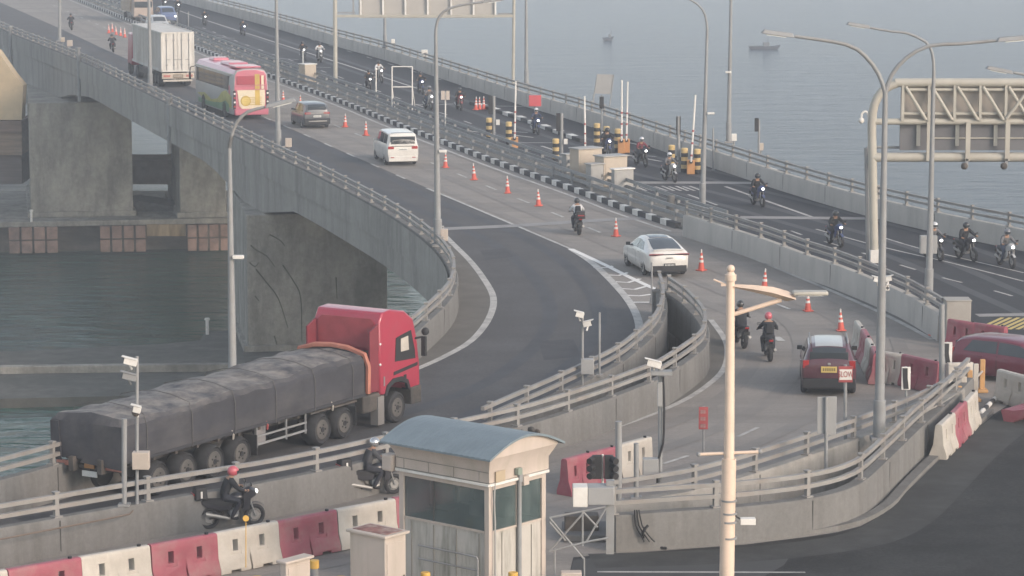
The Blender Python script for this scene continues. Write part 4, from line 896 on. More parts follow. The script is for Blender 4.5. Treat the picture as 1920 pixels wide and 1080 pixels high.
    for y in (-2.35, -7.55): 
        for sd_ in (1, -1): mb = MB(); mb.box((sd_*.98, y, .62), (.5, .04, .6), M_rubber); mb.build('mud_flap', rt)
    # trailer bed and side gear
    y0, y1 = -13.75, -1.75
    mb = MB(); mb.box((0, (y0+y1)/2, 1.3), (2.46, y1-y0, .12), M_chassis); mb.build('trailer_bed', rt)
    for sd_ in (1, -1):
        mb = MB(); mb.box((sd_*1.05, -7.15, .85), (.08, .5, .55), mat('grey_locker', (.2, .19, .19), .7)); mb.build('locker', rt, bevel=.02)
        mb = MB()
        for y in (-5.0, -6.0, -7.5): mb.box((sd_*1.18, y, .9), (.05, .05, .75), M_galv)
        mb.box((sd_*1.18, -6.25, .62), (.05, 2.6, .06), M_galv); mb.box((sd_*1.18, -6.25, .86), (.05, 2.6, .05), M_galv); mb.build('side_guard', rt)
        for k in range(7):
            if k in (2, 3, 5): mb = MB(); mb.tube([(sd_*1.26, y0+1.5+k*1.7, 1.3), (sd_*1.3, y0+1.55+k*1.7, 1.15), (sd_*1.25, y0+1.6+k*1.7, 1.02)], .035, 5, mat('red_strap', (.35, .08, .08), .8) if k == 3 else M_bwhite); mb.build('strap', rt)
    # tarpaulin: sagging cover, wrinkled by layered noise in the mesh
    from mathutils import noise
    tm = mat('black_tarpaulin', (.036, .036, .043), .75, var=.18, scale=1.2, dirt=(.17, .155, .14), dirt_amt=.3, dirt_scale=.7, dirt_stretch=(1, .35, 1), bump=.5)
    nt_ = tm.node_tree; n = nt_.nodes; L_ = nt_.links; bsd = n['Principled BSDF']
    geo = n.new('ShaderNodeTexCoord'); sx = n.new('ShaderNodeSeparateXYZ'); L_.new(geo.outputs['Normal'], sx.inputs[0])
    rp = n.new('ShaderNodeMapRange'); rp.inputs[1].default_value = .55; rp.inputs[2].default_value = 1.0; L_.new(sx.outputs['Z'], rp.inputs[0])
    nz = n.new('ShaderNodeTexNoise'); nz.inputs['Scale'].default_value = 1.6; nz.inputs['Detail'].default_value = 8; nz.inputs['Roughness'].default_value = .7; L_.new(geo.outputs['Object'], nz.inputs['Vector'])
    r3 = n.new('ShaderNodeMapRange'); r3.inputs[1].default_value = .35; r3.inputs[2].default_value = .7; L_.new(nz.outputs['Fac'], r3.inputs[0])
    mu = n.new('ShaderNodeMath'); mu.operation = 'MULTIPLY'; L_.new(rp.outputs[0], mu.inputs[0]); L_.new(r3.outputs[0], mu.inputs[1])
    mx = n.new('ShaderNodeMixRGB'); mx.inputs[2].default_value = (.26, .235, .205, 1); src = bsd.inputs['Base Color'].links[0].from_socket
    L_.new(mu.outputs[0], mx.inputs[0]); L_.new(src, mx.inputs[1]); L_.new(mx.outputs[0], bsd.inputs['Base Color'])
    rows = []; ny = 70
    for i in range(ny+1):
        y = y0-.05+(y1-.15-y0)*i/ny; row = []
        h = 2.30+.025*math.sin(i*.9)+.03*math.sin(i*.23+1)+.14*(i/ny)
        sec = [(-1.28, 1.18), (-1.30, 1.5), (-1.29, 1.9), (-1.27, h-.12), (-1.15, h+.02), (-.6, h+.10), (0, h+.16), (.6, h+.10), (1.15, h+.02), (1.27, h-.12), (1.29, 1.9), (1.30, 1.5), (1.28, 1.18)]
        if i == 0: sec = [(a, min(b, 2.2)) for a, b in sec]
        out = []
        for a, b in zip(sec, sec[1:]):
            for t in (0, .33, .66): out.append((a[0]+(b[0]-a[0])*t, a[1]+(b[1]-a[1])*t))
        out.append(sec[-1])
        for x, z in out:
            d = noise.noise(Vector((x*1.3, y*.8, z*1.8)))*.035+abs(noise.noise(Vector((x*2.2+y*.6, y*1.7, z*2+5))))*.02
            row.append((x*(1+d*.5), y, z+d))
        rows.append(row)
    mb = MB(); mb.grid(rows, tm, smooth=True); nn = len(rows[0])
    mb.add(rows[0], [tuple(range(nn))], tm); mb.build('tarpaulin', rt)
    for k in range(6):          # lashing ropes over the cover
        yy = y0+.9+k*2.05
        mb = MB(); mb.tube([(s_*a, yy+.03*math.sin(k), b) for s_, a, b in ((1, 1.325, 1.15), (1, 1.335, 1.6), (1, 1.33, 2.1), (1, 1.22, 2.44), (1, .6, 2.60), (1, 0, 2.66), (-1, .6, 2.60), (-1, 1.22, 2.44), (-1, 1.33, 2.1), (-1, 1.33, 1.2))], .012, 5, mat('rope', (.09, .085, .08), .9)); mb.build('rope', rt)
    mb = MB(); mb.box((1.30, (y0+y1)/2, 1.22), (.03, y1-y0-.3, .09), mat('tarp_hem', (.035, .035, .04), .9)); mb.build('hem', rt)
    # folded flap at the rear
    mb = MB(); mb.prism([(1.28, 2.15), (.1, 1.5), (-.25, 1.1), (1.28, 1.0)], y0-.10, y0-.075, 'y', tm); mb.prism([(-1.28, 2.2), (-1.0, 2.2), (-.9, 1.1), (-1.28, 1.1)], y0-.10, y0-.075, 'y', tm); mb.build('tarpaulin_flap', rt)
    # orange headboard edging
    og = mat('orange_frame', (.34, .13, .09), .7, var=.2); hb = y1-.08
    mb = MB(); mb.tube([(1.34, hb, 1.25), (1.36, hb, 2.1), (1.22, hb, 2.45), (.6, hb, 2.62), (0, hb, 2.66), (-.6, hb, 2.62), (-1.22, hb, 2.45), (-1.3, hb, 1.9)], .09, 6, og); mb.build('headboard_edge', rt)
    mb = MB(); mb.prism([(-1.3, 1.3), (-1.3, 2.35), (-1.1, 2.48), (0, 2.6), (1.1, 2.48), (1.3, 2.35), (1.3, 1.3)], hb-.04, hb+.03, 'y', tm); mb.build('headboard', rt)
    # rear lights
    rr = mat('reflective_strip', (.42, .17, .13), .5, var=.35, scale=3)
    mb = MB(); mb.box((0, y0+.1, .95), (2.3, .1, .1), M_chassis); b = mb.build('rear_beam', rt)
    for sd_ in (1, -1):
        mb = MB(); mb.box((sd_*.85, y0-.0, 1.02), (.6, .06, .14), rr); mb.build('tail_light', b)
    mb = MB(); mb.box((.0, y0-.0, .78), (.52, .03, .16), plw); mb.build('number_plate', rt)
    mb = MB(); mb.box((-.0, y0-.0, 1.0), (.35, .03, .12), mat('orange_reflector', (.35, .17, .06), .5)); mb.build('reflector', rt)
artic()
# small brown lorry at the top edge
rt = thing('box_lorry', 'beige box lorry cut off by the top edge above the container lorry', 'lorry', P(262, 40), heading(.285, -.958))
mb = MB(); mb.box((0, -2.0, 2.3), (2.3, 5.5, 2.6), mat('beige_box', (.34, .27, .2), .7, var=.1)); mb.build('box_body', rt, bevel=.04)
mb = MB(); mb.box((0, 1.7, 1.5), (2.1, 1.6, 1.9), mat('beige_cab', (.3, .24, .2), .5), top=(.92, .8)); mb.build('cab', rt, bevel=.1)
mb = MB(); mb.box((0, 2.42, 1.85), (1.8, .06, .6), M_glass); mb.build('windscreen', rt)
for y in (1.6, -3.2):
    for s_ in (1, -1): hwheel(rt, s_*1.08, y, .42, .28)
# ================================================================== MOTORCYCLES AND RIDERS
def make_moto(label, col, box=False, fairing=True, small=False):
    rt = thing('motorcycle', label, 'motorcycle', (0, 0, 0))
    pm = paint('moto_%d_%d_%d' % tuple(int(c*99) for c in col), col); r = .29
    for y, nm in ((.64, 'f'), (-.62, 'r')):
        mb = MB(); mb.torus((0, 0, 0), r-.05, .058, 'x', 26, 8, M_rubber, w=.065 if y > 0 else .08); o = mb.build('wheel', rt); o.location = (0, y, r)
        mb = MB(); mb.torus((0, 0, 0), r-.09, .014, 'x', 24, 5, M_galv, w=.03); mb.cyl((-.05, 0, 0), (.05, 0, 0), .05, n=10, m=M_galv)
        for k in range(6):
            a = k*math.pi/3; mb.cyl((0, 0, 0), (0, math.cos(a)*(r-.08), math.sin(a)*(r-.08)), .013, n=5, m=M_galv)
        mb.cyl((.035, 0, 0), (.045, 0, 0), .12, n=16, m=M_rim); mb.build('rim', o)
    mb = MB()
    for s in (1, -1): mb.tube([(s*.075, .64, .29), (s*.08, .52, .66), (s*.075, .44, .92)], .024, 7, M_galv)
    mb.build('front_fork', rt)
    mb = MB(); mb.tube([(-.36, .30, 1.0), (-.26, .36, 1.02), (-.08, .44, .97), (.08, .44, .97), (.26, .36, 1.02), (.36, .30, 1.0)], .016, 7, M_black)
    h = mb.build('handlebar', rt)
    for s in (1, -1):
        mb = MB(); mb.cyl((s*.27, .355, 1.02), (s*.38, .29, 1.0), .024, n=8, m=M_black); mb.build('grip', h)
        mb = MB(); mb.tube([(s*.2, .42, 1.02), (s*.27, .46, 1.14)], .008, 5, M_black); mb.box((s*.28, .47, 1.18), (.12, .03, .08), M_black); mb.box((s*.28, .452, 1.18), (.1, .006, .06), M_rim); mb.build('mirror', rt, bevel=.01)
    mb = MB(); mb.tube([(0, .40, .88), (0, .30, .62), (0, .12, .34), (0, -.18, .33), (0, -.32, .5), (0, -.7, .72)], .035, 7, M_chassis)
    mb.tube([(.07, -.18, .33), (.07, -.62, .29)], .025, 6, M_chassis); mb.tube([(-.07, -.18, .33), (-.07, -.62, .29)], .025, 6, M_chassis); mb.build('frame', rt)
    mb = MB(); mb.cyl((-.11, .06, .40), (.11, .06, .40), .13, n=12, m=M_galv); mb.box((0, .16, .5), (.16, .2, .2), M_chassis); mb.build('engine', rt, bevel=.02)
    mb = MB(); mb.tube([(.1, .15, .33), (.14, -.1, .27), (.16, -.35, .34), (.17, -.75, .44)], .035, 8, M_rim, r1=.055); mb.build('exhaust', rt)
    if not small:
        mb = MB(); mb.sphere((0, .16, .80), (.15, .27, .14), 14, 8, pm); mb.build('fuel_tank', rt)
    else:
        mb = MB(); mb.grid([[(-.05, .1, .45), (-.13, .12, .62), (-.11, .1, .74), (.11, .1, .74), (.13, .12, .62), (.05, .1, .45)], [(-.05, -.75, .70), (-.09, -.75, .74), (-.08, -.75, .78), (.08, -.75, .78), (.09, -.75, .74), (.05, -.75, .70)]], pm, smooth=False); mb.build('side_cover', rt)
    rows = []
    for y, w, z0, z1 in ((-.86, .05, .80, .84), (-.7, .12, .72, .84), (-.35, .15, .64, .80), (0, .12, .62, .76), (.1, .07, .66, .76)):
        rows.append([(-w, y, z0), (-w, y, z1-.03), (-w*.7, y, z1), (w*.7, y, z1), (w, y, z1-.03), (w, y, z0)])
    mb = MB(); mb.grid(rows, M_black, closed=True); mb.add(rows[0], [tuple(range(6))], M_black); mb.add(rows[-1], [tuple(range(6))], M_black); mb.build('seat', rt)
    rows = []
    for y, w, z0, z1 in ((-.92, .05, .76, .82), (-.7, .11, .60, .74), (-.3, .13, .5, .66), (0, .1, .5, .64)):
        rows.append([(-w, y, z0), (-w, y, z1), (w, y, z1), (w, y, z0)])
    mb = MB(); mb.grid(rows, pm, closed=True, smooth=False); mb.add(rows[0], [(0, 1, 2, 3)], pm); mb.build('tail_fairing', rt)
    rows = []
    for y, w, z0, z1 in ((.30, .17, .72, 1.0), (.5, .15, .76, 1.08), (.64, .09, .82, 1.02), (.70, .04, .86, .94)):
        rows.append([(-w, y, z0), (-w, y, z1-.06), (-w*.5, y, z1), (w*.5, y, z1), (w, y, z1-.06), (w, y, z0)])
    mb = MB(); mb.grid(rows, pm, closed=True); mb.add(rows[0], [tuple(range(6))], pm); mb.add(rows[-1], [tuple(range(6))], pm); mb.build('headlamp_cowl', rt)
    for s in (1, -1): mb = MB(); mb.prism([(.28, .42), (.34, .85), (.5, .78), (.46, .5)], s*.17, s*.15, 'x', pm); mb.build('leg_shield', rt)
    mb = MB(); mb.sphere((0, .69, .93), (.075, .05, .06), 10, 6, M_head); mb.build('headlight', rt)
    mb = MB(); mb.box((0, -.93, .79), (.14, .04, .06), M_tail); mb.build('tail_light', rt)
    mb = MB(); mb.box((0, -.97, .60), (.2, .015, .13), plk); mb.build('number_plate', rt)
    for y, sc in ((.64, 1), (-.62, 1)):
        rows = []
        for k in range(7):
            a = R(40+k*17) if y > 0 else R(20+k*15); rr = r+.05
            rows.append([(-.06, y+math.cos(a)*rr, r+math.sin(a)*rr), (0, y+math.cos(a)*(rr+.02), r+math.sin(a)*(rr+.02)), (.06, y+math.cos(a)*rr, r+math.sin(a)*rr)])
        mb = MB(); mb.grid(rows, pm); mb.build('mudguard', rt, fix=False)
    if box:
        mb = MB(); mb.box((0, -.86, 1.0), (.44, .36, .34), M_black, top=(.85, .85)); b = mb.build('top_box', rt, bevel=.04)
        mb = MB(); mb.box((0, -1.05, .98), (.3, .02, .05), M_tail); mb.box((.21, -.86, .98), (.02, .05, .18), M_wpaint); mb.build('reflector', b)
    return rt

J = dict(pelvis=(0, -.22, .86), waist=(0, -.17, 1.0), chest=(0, -.06, 1.20), neck=(0, .0, 1.345), headb=(0, .04, 1.42), head=(0, .07, 1.50),
         sh=(.17, -.03, 1.29), el=(.31, .12, 1.09), wr=(.32, .285, 1.03), palm=(.325, .345, 1.035), hip=(.10, -.18, .83), kn=(.20, .20, .73), an=(.19, -.02, .34), heel=(.19, -.05, .28), toe=(.20, .15, .26))
Rd = dict(pelvis=.175, waist=.165, chest=.195, neck=.07, headb=.075, head=.10, sh=.095, el=.066, wr=.040, palm=.038, hip=.118, kn=.082, an=.056, heel=.048, toe=.038)
def rider_mesh(jacket, trousers, skin, shoe, J=J):
    names = ['pelvis', 'waist', 'chest', 'neck', 'headb', 'head']; vs = [Vector(J[n]) for n in names]; rad = [Rd[n] for n in names]
    ed = [(0, 1), (1, 2), (2, 3), (3, 4), (4, 5)]; seg = ['j', 'j', 'j', 's', 's', 's']
    for s in (1, -1):
        def ad(n, par):
            v = Vector(J[n]); v = Vector((v.x*s, v.y, v.z)); vs.append(v); rad.append(Rd[n]); ed.append((par, len(vs)-1)); return len(vs)-1
        a = ad('sh', 2); seg.append('j'); b = ad('el', a); seg.append('j'); c = ad('wr', b); seg.append('j'); d = ad('palm', c); seg.append('s')
        a = ad('hip', 0); seg.append('t'); b = ad('kn', a); seg.append('t'); c = ad('an', b); seg.append('t'); d = ad('heel', c); seg.append('f'); d = ad('toe', d); seg.append('f')
    me = bpy.data.meshes.new('body'); me.from_pydata(vs, ed, []); o = bpy.data.objects.new('body', me); COL.objects.link(o)
    md = o.modifiers.new('s', 'SKIN'); md.use_smooth_shade = True
    for i, sv in enumerate(me.skin_vertices[0].data):
        sv.radius = (rad[i], rad[i]*(.78 if i in (0, 1, 2) else 1)); sv.use_root = (i == 0)
    m2 = o.modifiers.new('u', 'SUBSURF'); m2.levels = 1; m2.render_levels = 1
    bake(o); me = o.data; me.materials.clear()
    ml = [jacket, trousers, skin, shoe]
    for m in ml: me.materials.append(m)
    bones = [(vs[a], vs[b], seg[b]) for a, b in ed]
    mp = {'j': 0, 't': 1, 's': 2, 'f': 3}
    for p in me.polygons:
        c = p.center; best = 1e9; k = 'j'
        for a, b, sg in bones:
            d = b-a; t = max(0, min(1, (c-a).dot(d)/d.length_squared)); q = (c-(a+d*t)).length
            if q < best: best = q; k = sg
        if k == 'j' and c.z < .93 and c.y < 0.1 and abs(c.x) < .25: k = 't'
        p.material_index = mp[k]; p.use_smooth = True
    # fingers closed round the grip, thumb below it, added to the same mesh
    f = MB(); 
    for s in (1, -1):
        for k, (dx, ln) in enumerate(((-.032, .9), (-.011, 1.0), (.011, .95), (.031, .8))):
            bx = s*(J['palm'][0]+dx); by = J['palm'][1]+.015-dx*.5; bz = J['palm'][2]+.015
            f.tube([(bx, by, bz), (bx, by+.028*ln, bz+.004), (bx, by+.045*ln, bz-.022), (bx, by+.03*ln, bz-.045), (bx, by+.01, bz-.05)], .0105, 6, skin, r1=.008)
        f.tube([(s*(J['palm'][0]-.03), J['palm'][1]-.03, J['palm'][2]), (s*(J['palm'][0]-.05), J['palm'][1]+.0, J['palm'][2]-.03), (s*(J['palm'][0]-.03), J['palm'][1]+.02, J['palm'][2]-.045)], .012, 6, skin, r1=.01)
    # face: nose and brow under the visor
    f.sphere((0, J['head'][1]+.105, J['head'][2]-.01), (.014, .02, .022), 6, 5, skin)
    bm = bmesh.new(); bm.from_mesh(me); 
    off = len(bm.verts); nv = [bm.verts.new(v) for v in f.v]
    for fc in f.f:
        try: q = bm.faces.new([nv[i] for i in fc]); q.material_index = 2; q.smooth = True
        except ValueError: pass
    bm.to_mesh(me); bm.free()
    return o
def make_rider(label, jacket, trousers, helm, bag=None):
    sk = mat('skin', (.30, .18, .12), .6); rt = thing('person', label, 'person', (0, 0, 0))
    b = rider_mesh(jacket, trousers, sk, M_black); b.parent = rt
    hx, hy, hz = J['head']
    mb = MB(); mb.sphere((hx, hy-.005, hz+.02), (.135, .155, .145), 18, 12, helm, zmin=-.72); h = mb.build('helmet', rt)
    rows = []
    for j in range(4):
        zz = hz-.045+.028*j; row = []
        for k in range(9):
            a = R(30+k*15); row.append((hx+math.cos(a)*.140, hy-.005+math.sin(a)*.161, zz+.0))
        rows.append(row)
    mb = MB(); mb.grid(rows, M_glass); mb.build('visor', h, fix=False)
    if bag:
        mb = MB(); mb.box((0, -.27, 1.13), (.3, .18, .38), bag, top=(.8, .8)); mb.build('backpack', rt, bevel=.04)
    return rt
def cloth(n, c): return mat(n, c, .9, var=.15, scale=6, bump=.2)
J_dark = cloth('black_jacket', (.018, .02, .024)); J_white = cloth('white_shirt', (.5, .5, .5)); J_grey = cloth('grey_jacket', (.12, .12, .125)); J_red = cloth('maroon_jacket', (.16, .04, .05)); J_blue = cloth('navy_jacket', (.03, .04, .08)); J_mid = cloth('slate_jacket', (.055, .055, .06))
T_dark = cloth('dark_trousers', (.025, .027, .035)); T_den = cloth('denim', (.05, .065, .10))
H_black = paint('helmet_black', (.02, .02, .02)); H_white = paint('helmet_white', (.55, .55, .55)); H_red = paint('helmet_red', (.45, .09, .11)); H_silver = mat('helmet_silver', (.5, .5, .5), .12, .8); H_grey = paint('helmet_grey', (.15, .15, .16))
RIDERS = 'riders on motorcycles'; BIKES = 'motorcycles on the bridge roads'
bikes = {}; people = {}
def bike(kind): 
    if kind not in bikes:
        spec = dict(black=((.02, .02, .025), True, False), plain=((.03, .03, .04), False, False), blue=((.03, .05, .14), False, True), white=((.35, .35, .35), False, True), red=((.25, .04, .04), False, False))[kind]
        bikes[kind] = (make_moto('', spec[0], box=spec[1], small=spec[2]), [0])
    return bikes[kind]
def human(kind):
    if kind not in people:
        a = dict(dark=(J_dark, T_dark, H_black, None), redhelm=(J_dark, T_dark, H_red, None), silver=(J_mid, T_dark, H_silver, None), white=(J_white, T_dark, H_black, J_dark), whelm=(J_grey, T_dark, H_white, None), pack=(J_dark, T_dark, H_red, J_dark),
                 maroon=(J_red, T_dark, H_white, None), grey=(J_grey, T_den, H_grey, None), blue=(J_blue, T_den, H_white, None))[kind]
        people[kind] = (make_rider('', *a), [0])
    return people[kind]
DN = (.29, -.957); UP = (-.25, .968)
rr4 = random.Random(11)
fleet = [
 (434, 988, (.93, .37), 'black', 'redhelm', 'black motorcycle with a top box riding right along the lower left lane', 'rider in black with a red helmet, on the nearest motorcycle at lower left'),
 (699, 930, (.90, .44), 'black', 'silver', 'black motorcycle with luggage disappearing behind the guard booth', 'rider in dark grey with a shiny silver helmet, beside the booth'),
 (1082, 437, (-.1, .995), 'black', 'white', 'black motorcycle with a wide rear box crossing the joint near the cones', 'rider in a white shirt on the motorcycle beside the row of cones'),
 (1440, 672, (-.10, .995), 'plain', 'pack', 'dark motorcycle left of the maroon SUV, seen from behind', 'rider with a backpack and red helmet left of the maroon SUV'),
 (1388, 648, (-.05, .998), 'plain', 'dark', 'dark motorcycle half hidden behind the white lamp post', 'rider in black half hidden behind the white lamp post'),
 (212, 97, UP, 'plain', 'dark', 'dark motorcycle left of the container lorry', 'rider in black left of the container lorry'),
 (134, 56, UP, 'plain', 'dark', 'dark motorcycle alone at the far left end of the road', 'rider in black alone at the far left end of the road'),
 (1421, 386, DN, 'blue', 'dark', 'dark motorcycle on the toll road below the long white lane line', 'rider in black just above the pale joint of the toll road'),
 (1566, 460, DN, 'blue', 'dark', 'motorcycle with twin bright headlamps beyond the median parapet', 'rider in a black hood on the bike with bright headlamps'),
 (1812, 487, DN, 'plain', 'dark', 'motorcycle between the grey square sign and the rightmost motorcycle', 'rider in black between the grey square sign and the rightmost rider'),
 (1886, 500, DN, 'white', 'grey', 'rightmost motorcycle on the toll road, with pale fairing', 'rider in grey, rightmost on the toll road'),
 (1750, 486, DN, 'plain', 'whelm', 'motorcycle hidden behind the grey square sign', 'rider with a white helmet behind the grey square sign'),
 (1256, 340, DN, 'white', 'whelm', 'motorcycle with pale fairing just above the pale joint by the rightmost boom', 'rider with white helmet just left of the rightmost boom gate'),
 (1202, 311, DN, 'plain', 'maroon', 'motorcycle right of the pair of boom gates', 'rider in maroon with a white helmet right of the paired booms'),
 (1005, 251, DN, 'blue', 'blue', 'blue motorcycle below the red square barrier', 'rider in navy below the red square barrier'),
 (1137, 293, DN, 'blue', 'dark', 'motorcycle passing behind the striped bollards by the grey cabinets', 'rider in black behind the grey cabinets'),
 (861, 206, DN, 'red', 'dark', 'motorcycle with lit headlamp left of the group of three cones', 'rider in black left of the group of three cones'),
 (803, 205, DN, 'white', 'grey', 'motorcycle immediately left of the tall pole above the white van', 'rider in pale grey left of the tall pole above the white van'),
 (789, 176, DN, 'blue', 'dark', 'motorcycle furthest right of the two beyond the white frame', 'rider in black just right of the white frame'),
 (691, 170, DN, 'plain', 'dark', 'motorcycle left of the small white post near the white frame', 'rider in black left of the white frame'),
 (711, 155, DN, 'white', 'white', 'motorcycle behind the small white post left of the frame', 'rider in a white top behind the small white post'),
 (599, 116, DN, 'white', 'white', 'motorcycle above the beige cabinet, right of its pair', 'rider in a white top above the beige cabinet'),
 (569, 112, DN, 'plain', 'dark', 'motorcycle above the beige cabinet, left of its pair', 'rider in black above the beige cabinet'),
 (455, 66, DN, 'blue', 'dark', 'motorcycle alone above the coach roof on the toll road', 'rider in black alone above the coach roof'),
 (384, 48, DN, 'plain', 'dark', 'motorcycle on the toll road above and right of the container lorry', 'rider in black above and right of the container lorry'),
 (333, 24, DN, 'plain', 'dark', 'motorcycle near the top edge beyond the blue car', 'rider in black near the top edge beyond the blue car'),
 (309, 18, DN, 'plain', 'dark', 'motorcycle at the very top edge directly above the blue car', 'rider in black at the very top edge above the blue car'),
]
for x, y, d, bk, hk, l1, l2 in fleet:
    p = P(x, y, .014); rz = heading(*d)+rr4.uniform(-.09, .09); lean = rr4.uniform(-.06, .06); wk = rr4.uniform(.95, 1.15); zk = rr4.uniform(.94, 1.05)
    for (proto, used), lab, grp in ((bike(bk), l1, BIKES), (human(hk), l2, RIDERS)):
        if used[0] == 0: used[0] = 1; proto.location = p; proto.rotation_euler = (0, 0, rz); proto['label'] = lab; proto['group'] = grp
        else:
            c = dup(proto, p, rz, lab, grp); c.rotation_euler = (0, lean, rz); c.scale = (wk, 1, zk) if proto['category'] == 'person' else (1, 1, zk)
# ================================================================== CONES, BARRIERS
def make_cone():
    rt = thing('traffic_cone', '', 'cone'); h = .85
    mb = MB(); mb.box((0, 0, .025), (.42, .42, .05), M_orange); mb.build('base', rt, bevel=.01)
    mb = MB(); rings = [(.17, .05), (.14, .2), (.125, .3)]; mb.cyl((0, 0, .05), (0, 0, h), .165, .045, 14, M_orange); mb.build('cone_body', rt)
    for z0, z1 in ((.40, .52), (.62, .72)):
        r0 = .165-(.12)*(z0-.05)/.8+.004; r1 = .165-(.12)*(z1-.05)/.8+.004
        mb = MB(); mb.cyl((0, 0, z0), (0, 0, z1), r0, r1, 14, M_wpaint, cap=False); mb.build('reflective_band', rt)
    mb = MB(); mb.cyl((0, 0, h), (0, 0, h+.16), .04, .035, 8, M_wpaint); mb.build('tip', rt)
    return rt
proto = make_cone(); GC = 'orange traffic cones'; rc = random.Random(3)
cones = [(531, 191, 'cone between the coach and the grey car'), (563, 200, 'cone hidden behind the roof of the grey car'), (647, 238, 'cone right of the grey car, first of two before the white van'), (686, 254, 'cone just left of the white van'),
 (835, 314, 'first cone right of the white van'), (889, 337, 'second cone right of the white van'), (952, 362, 'third cone right of the white van, above the joint'), (1010, 386, 'cone just up the road from the rider in the white shirt'),
 (1155, 443, 'cone between the rider in the white shirt and the white saloon'), (1315, 507, 'cone just right of the white saloon'), (1433, 543, 'cone above the white lamp arm'), (1515, 583, 'cone just below the lamp head'),
 (1577, 620, 'large cone directly above the maroon SUV'), (1752, 630, 'cone against the foot of the parapet by the concrete pillar'),
 (892, 206, 'left cone of the three standing together on the toll road'), (899, 205, 'middle cone of the three standing together on the toll road'), (907, 205, 'right cone of the three standing together on the toll road'),
 (204, 62, 'leftmost cone of the cluster left of the container lorry'), (211, 60, 'second cone from the left in the cluster by the container lorry'), (218, 65, 'third cone from the left in the cluster by the container lorry'), (226, 67, 'fourth cone from the left in the cluster by the container lorry'), (234, 70, 'cone of the cluster touching the container lorry')]
for i, (x, y, lab) in enumerate(cones):
    lab = 'orange '+lab if 'cone' in lab and not lab.startswith('large') else lab
    if i == 0: proto.scale = (.82,)*3; proto.location = P(x, y, .014); proto['label'] = lab; proto['group'] = GC
    else:
        c = dup(proto, P(x, y, .014), rc.random()*6, lab, GC); c.rotation_euler = (rc.uniform(-.04, .04), rc.uniform(-.05, .05), rc.random()*6); k = rc.uniform(.78, .88); c.scale = (k, k, rc.uniform(.80, .90))

BP = [(-.27, 0), (-.27, .12), (-.16, .42), (-.11, 1.0), (-.07, 1.05), (.07, 1.05), (.11, 1.0), (.16, .42), (.27, .12), (.27, 0)]
def barrier_mesh(m, L=1.95):
    mb = MB(); mb.prism(BP, -L/2, L/2, 'x', m); o = mb.build('body', None)
    cut = MB()
    for x in (-.42, .42): cut.box((x, 0, .66), (.16, 1, .30), M_black)
    for x in (-.0,): cut.box((x, -.29, .55), (.05, .3, 1.2), M_black); cut.box((x, .29, .55), (.05, .3, 1.2), M_black)
    for x in (-.5, .5): cut.box((x, 0, .0), (.3, 1, .14), M_black)
    for s in (1, -1):
        for x in (-.42, .42): cut.box((x, s*.22, .70), (.34, .16, .56), M_black)
    co = cut.build('cut'); md = o.modifiers.new('b', 'BOOLEAN'); md.object = co; md.solver = 'EXACT'; md.use_self = True
    b = o.modifiers.new('v', 'BEVEL'); b.width = .018; b.segments = 2; b.limit_method = 'ANGLE'
    bake(o); bpy.data.objects.remove(co, do_unlink=True); return o
def make_barrier(m):
    rt = thing('water_barrier', '', 'barrier'); o = barrier_mesh(m); o.parent = rt
    mb = MB(); mb.cyl((.72, 0, 1.04), (.72, 0, 1.10), .05, n=10, m=M_black); mb.build('filler_cap', rt)
    mb = MB(); mb.cyl((.975, 0, .1), (.975, 0, .95), .035, n=8, m=m); mb.build('joint_pin', rt)
    return rt
bars = {'r': make_barrier(M_red), 'w': make_barrier(M_bwhite)}; used_b = {'r': False, 'w': False}
GB = 'red and white plastic road barriers'
rb = random.Random(5)
def barrier(c, a, b, lab, z=.014, tilt=0):
    A, B = P(*a), P(*b); m = (A+B)/2; d = B-A; rz = math.atan2(d.y, d.x); s = d.length/1.96; pr = bars[c]
    if not used_b[c]: used_b[c] = True; o = pr; o.location = (m.x, m.y, z); o.rotation_euler = (0, 0, rz); o['label'] = lab; o['group'] = GB
    else: o = dup(pr, (m.x, m.y, z), rz, lab, GB)
    o.scale = (s, 1, 1); o.rotation_euler = (rb.uniform(-.02, .02), rb.uniform(-.012, .012), rz+rb.uniform(-.015, .015))
    if tilt: o.rotation_euler = (tilt, 0, rz)
    return o
row = [(-110, 1172), (12, 1149), (150, 1124), (280, 1101), (403, 1076), (519, 1053), (628, 1031), (738, 1008), (845, 986)]
names = ['first red barrier at the bottom left corner', 'pinkish red barrier at bottom left, left of the white one', 'white barrier with two slots, between two red ones at bottom left', 'faded red barrier below the nearest motorcyclist', 'white barrier touched by the small round reflector',
         'red barrier below the near parapet, left of the small white cabinet', 'white barrier just left of the booth, behind the beige cabinet', 'red barrier mostly hidden behind the booth']
for i, (a, b) in enumerate(zip(row, row[1:])): barrier('rrwrwrwr'[i] if i else 'w', a, b, names[i] if i else 'white barrier outside the bottom left corner')
barrier('r', (1058, 930), (1108, 916), 'red barrier left of the traffic light back'); barrier('r', (1108, 916), (1152, 905), 'red barrier directly behind the traffic light')
barrier('w', (1155, 903), (1215, 885), 'white barrier behind the grey post and box, lower centre')
barrier('w', (1607, 655), (1618, 672), 'white barrier at the far end of the curved striped run by the maroon SUV'); barrier('r', (1618, 672), (1628, 690), 'first red barrier of the curved striped run'); barrier('w', (1628, 690), (1637, 706), 'second white barrier of the curved striped run'); barrier('r', (1637, 706), (1643, 722), 'last red barrier of the curved run, by the grey pole')
barrier('w', (1650, 716), (1692, 722), 'white barrier right of the grey double lamp pole'); barrier('r', (1692, 722), (1762, 738), 'dark red barrier behind the lower chevron sign')
barrier('r', (1778, 652), (1830, 660), 'long red barrier right of the concrete pillar, left half'); barrier('r', (1830, 660), (1885, 668), 'long red barrier behind the crimson car, right half')
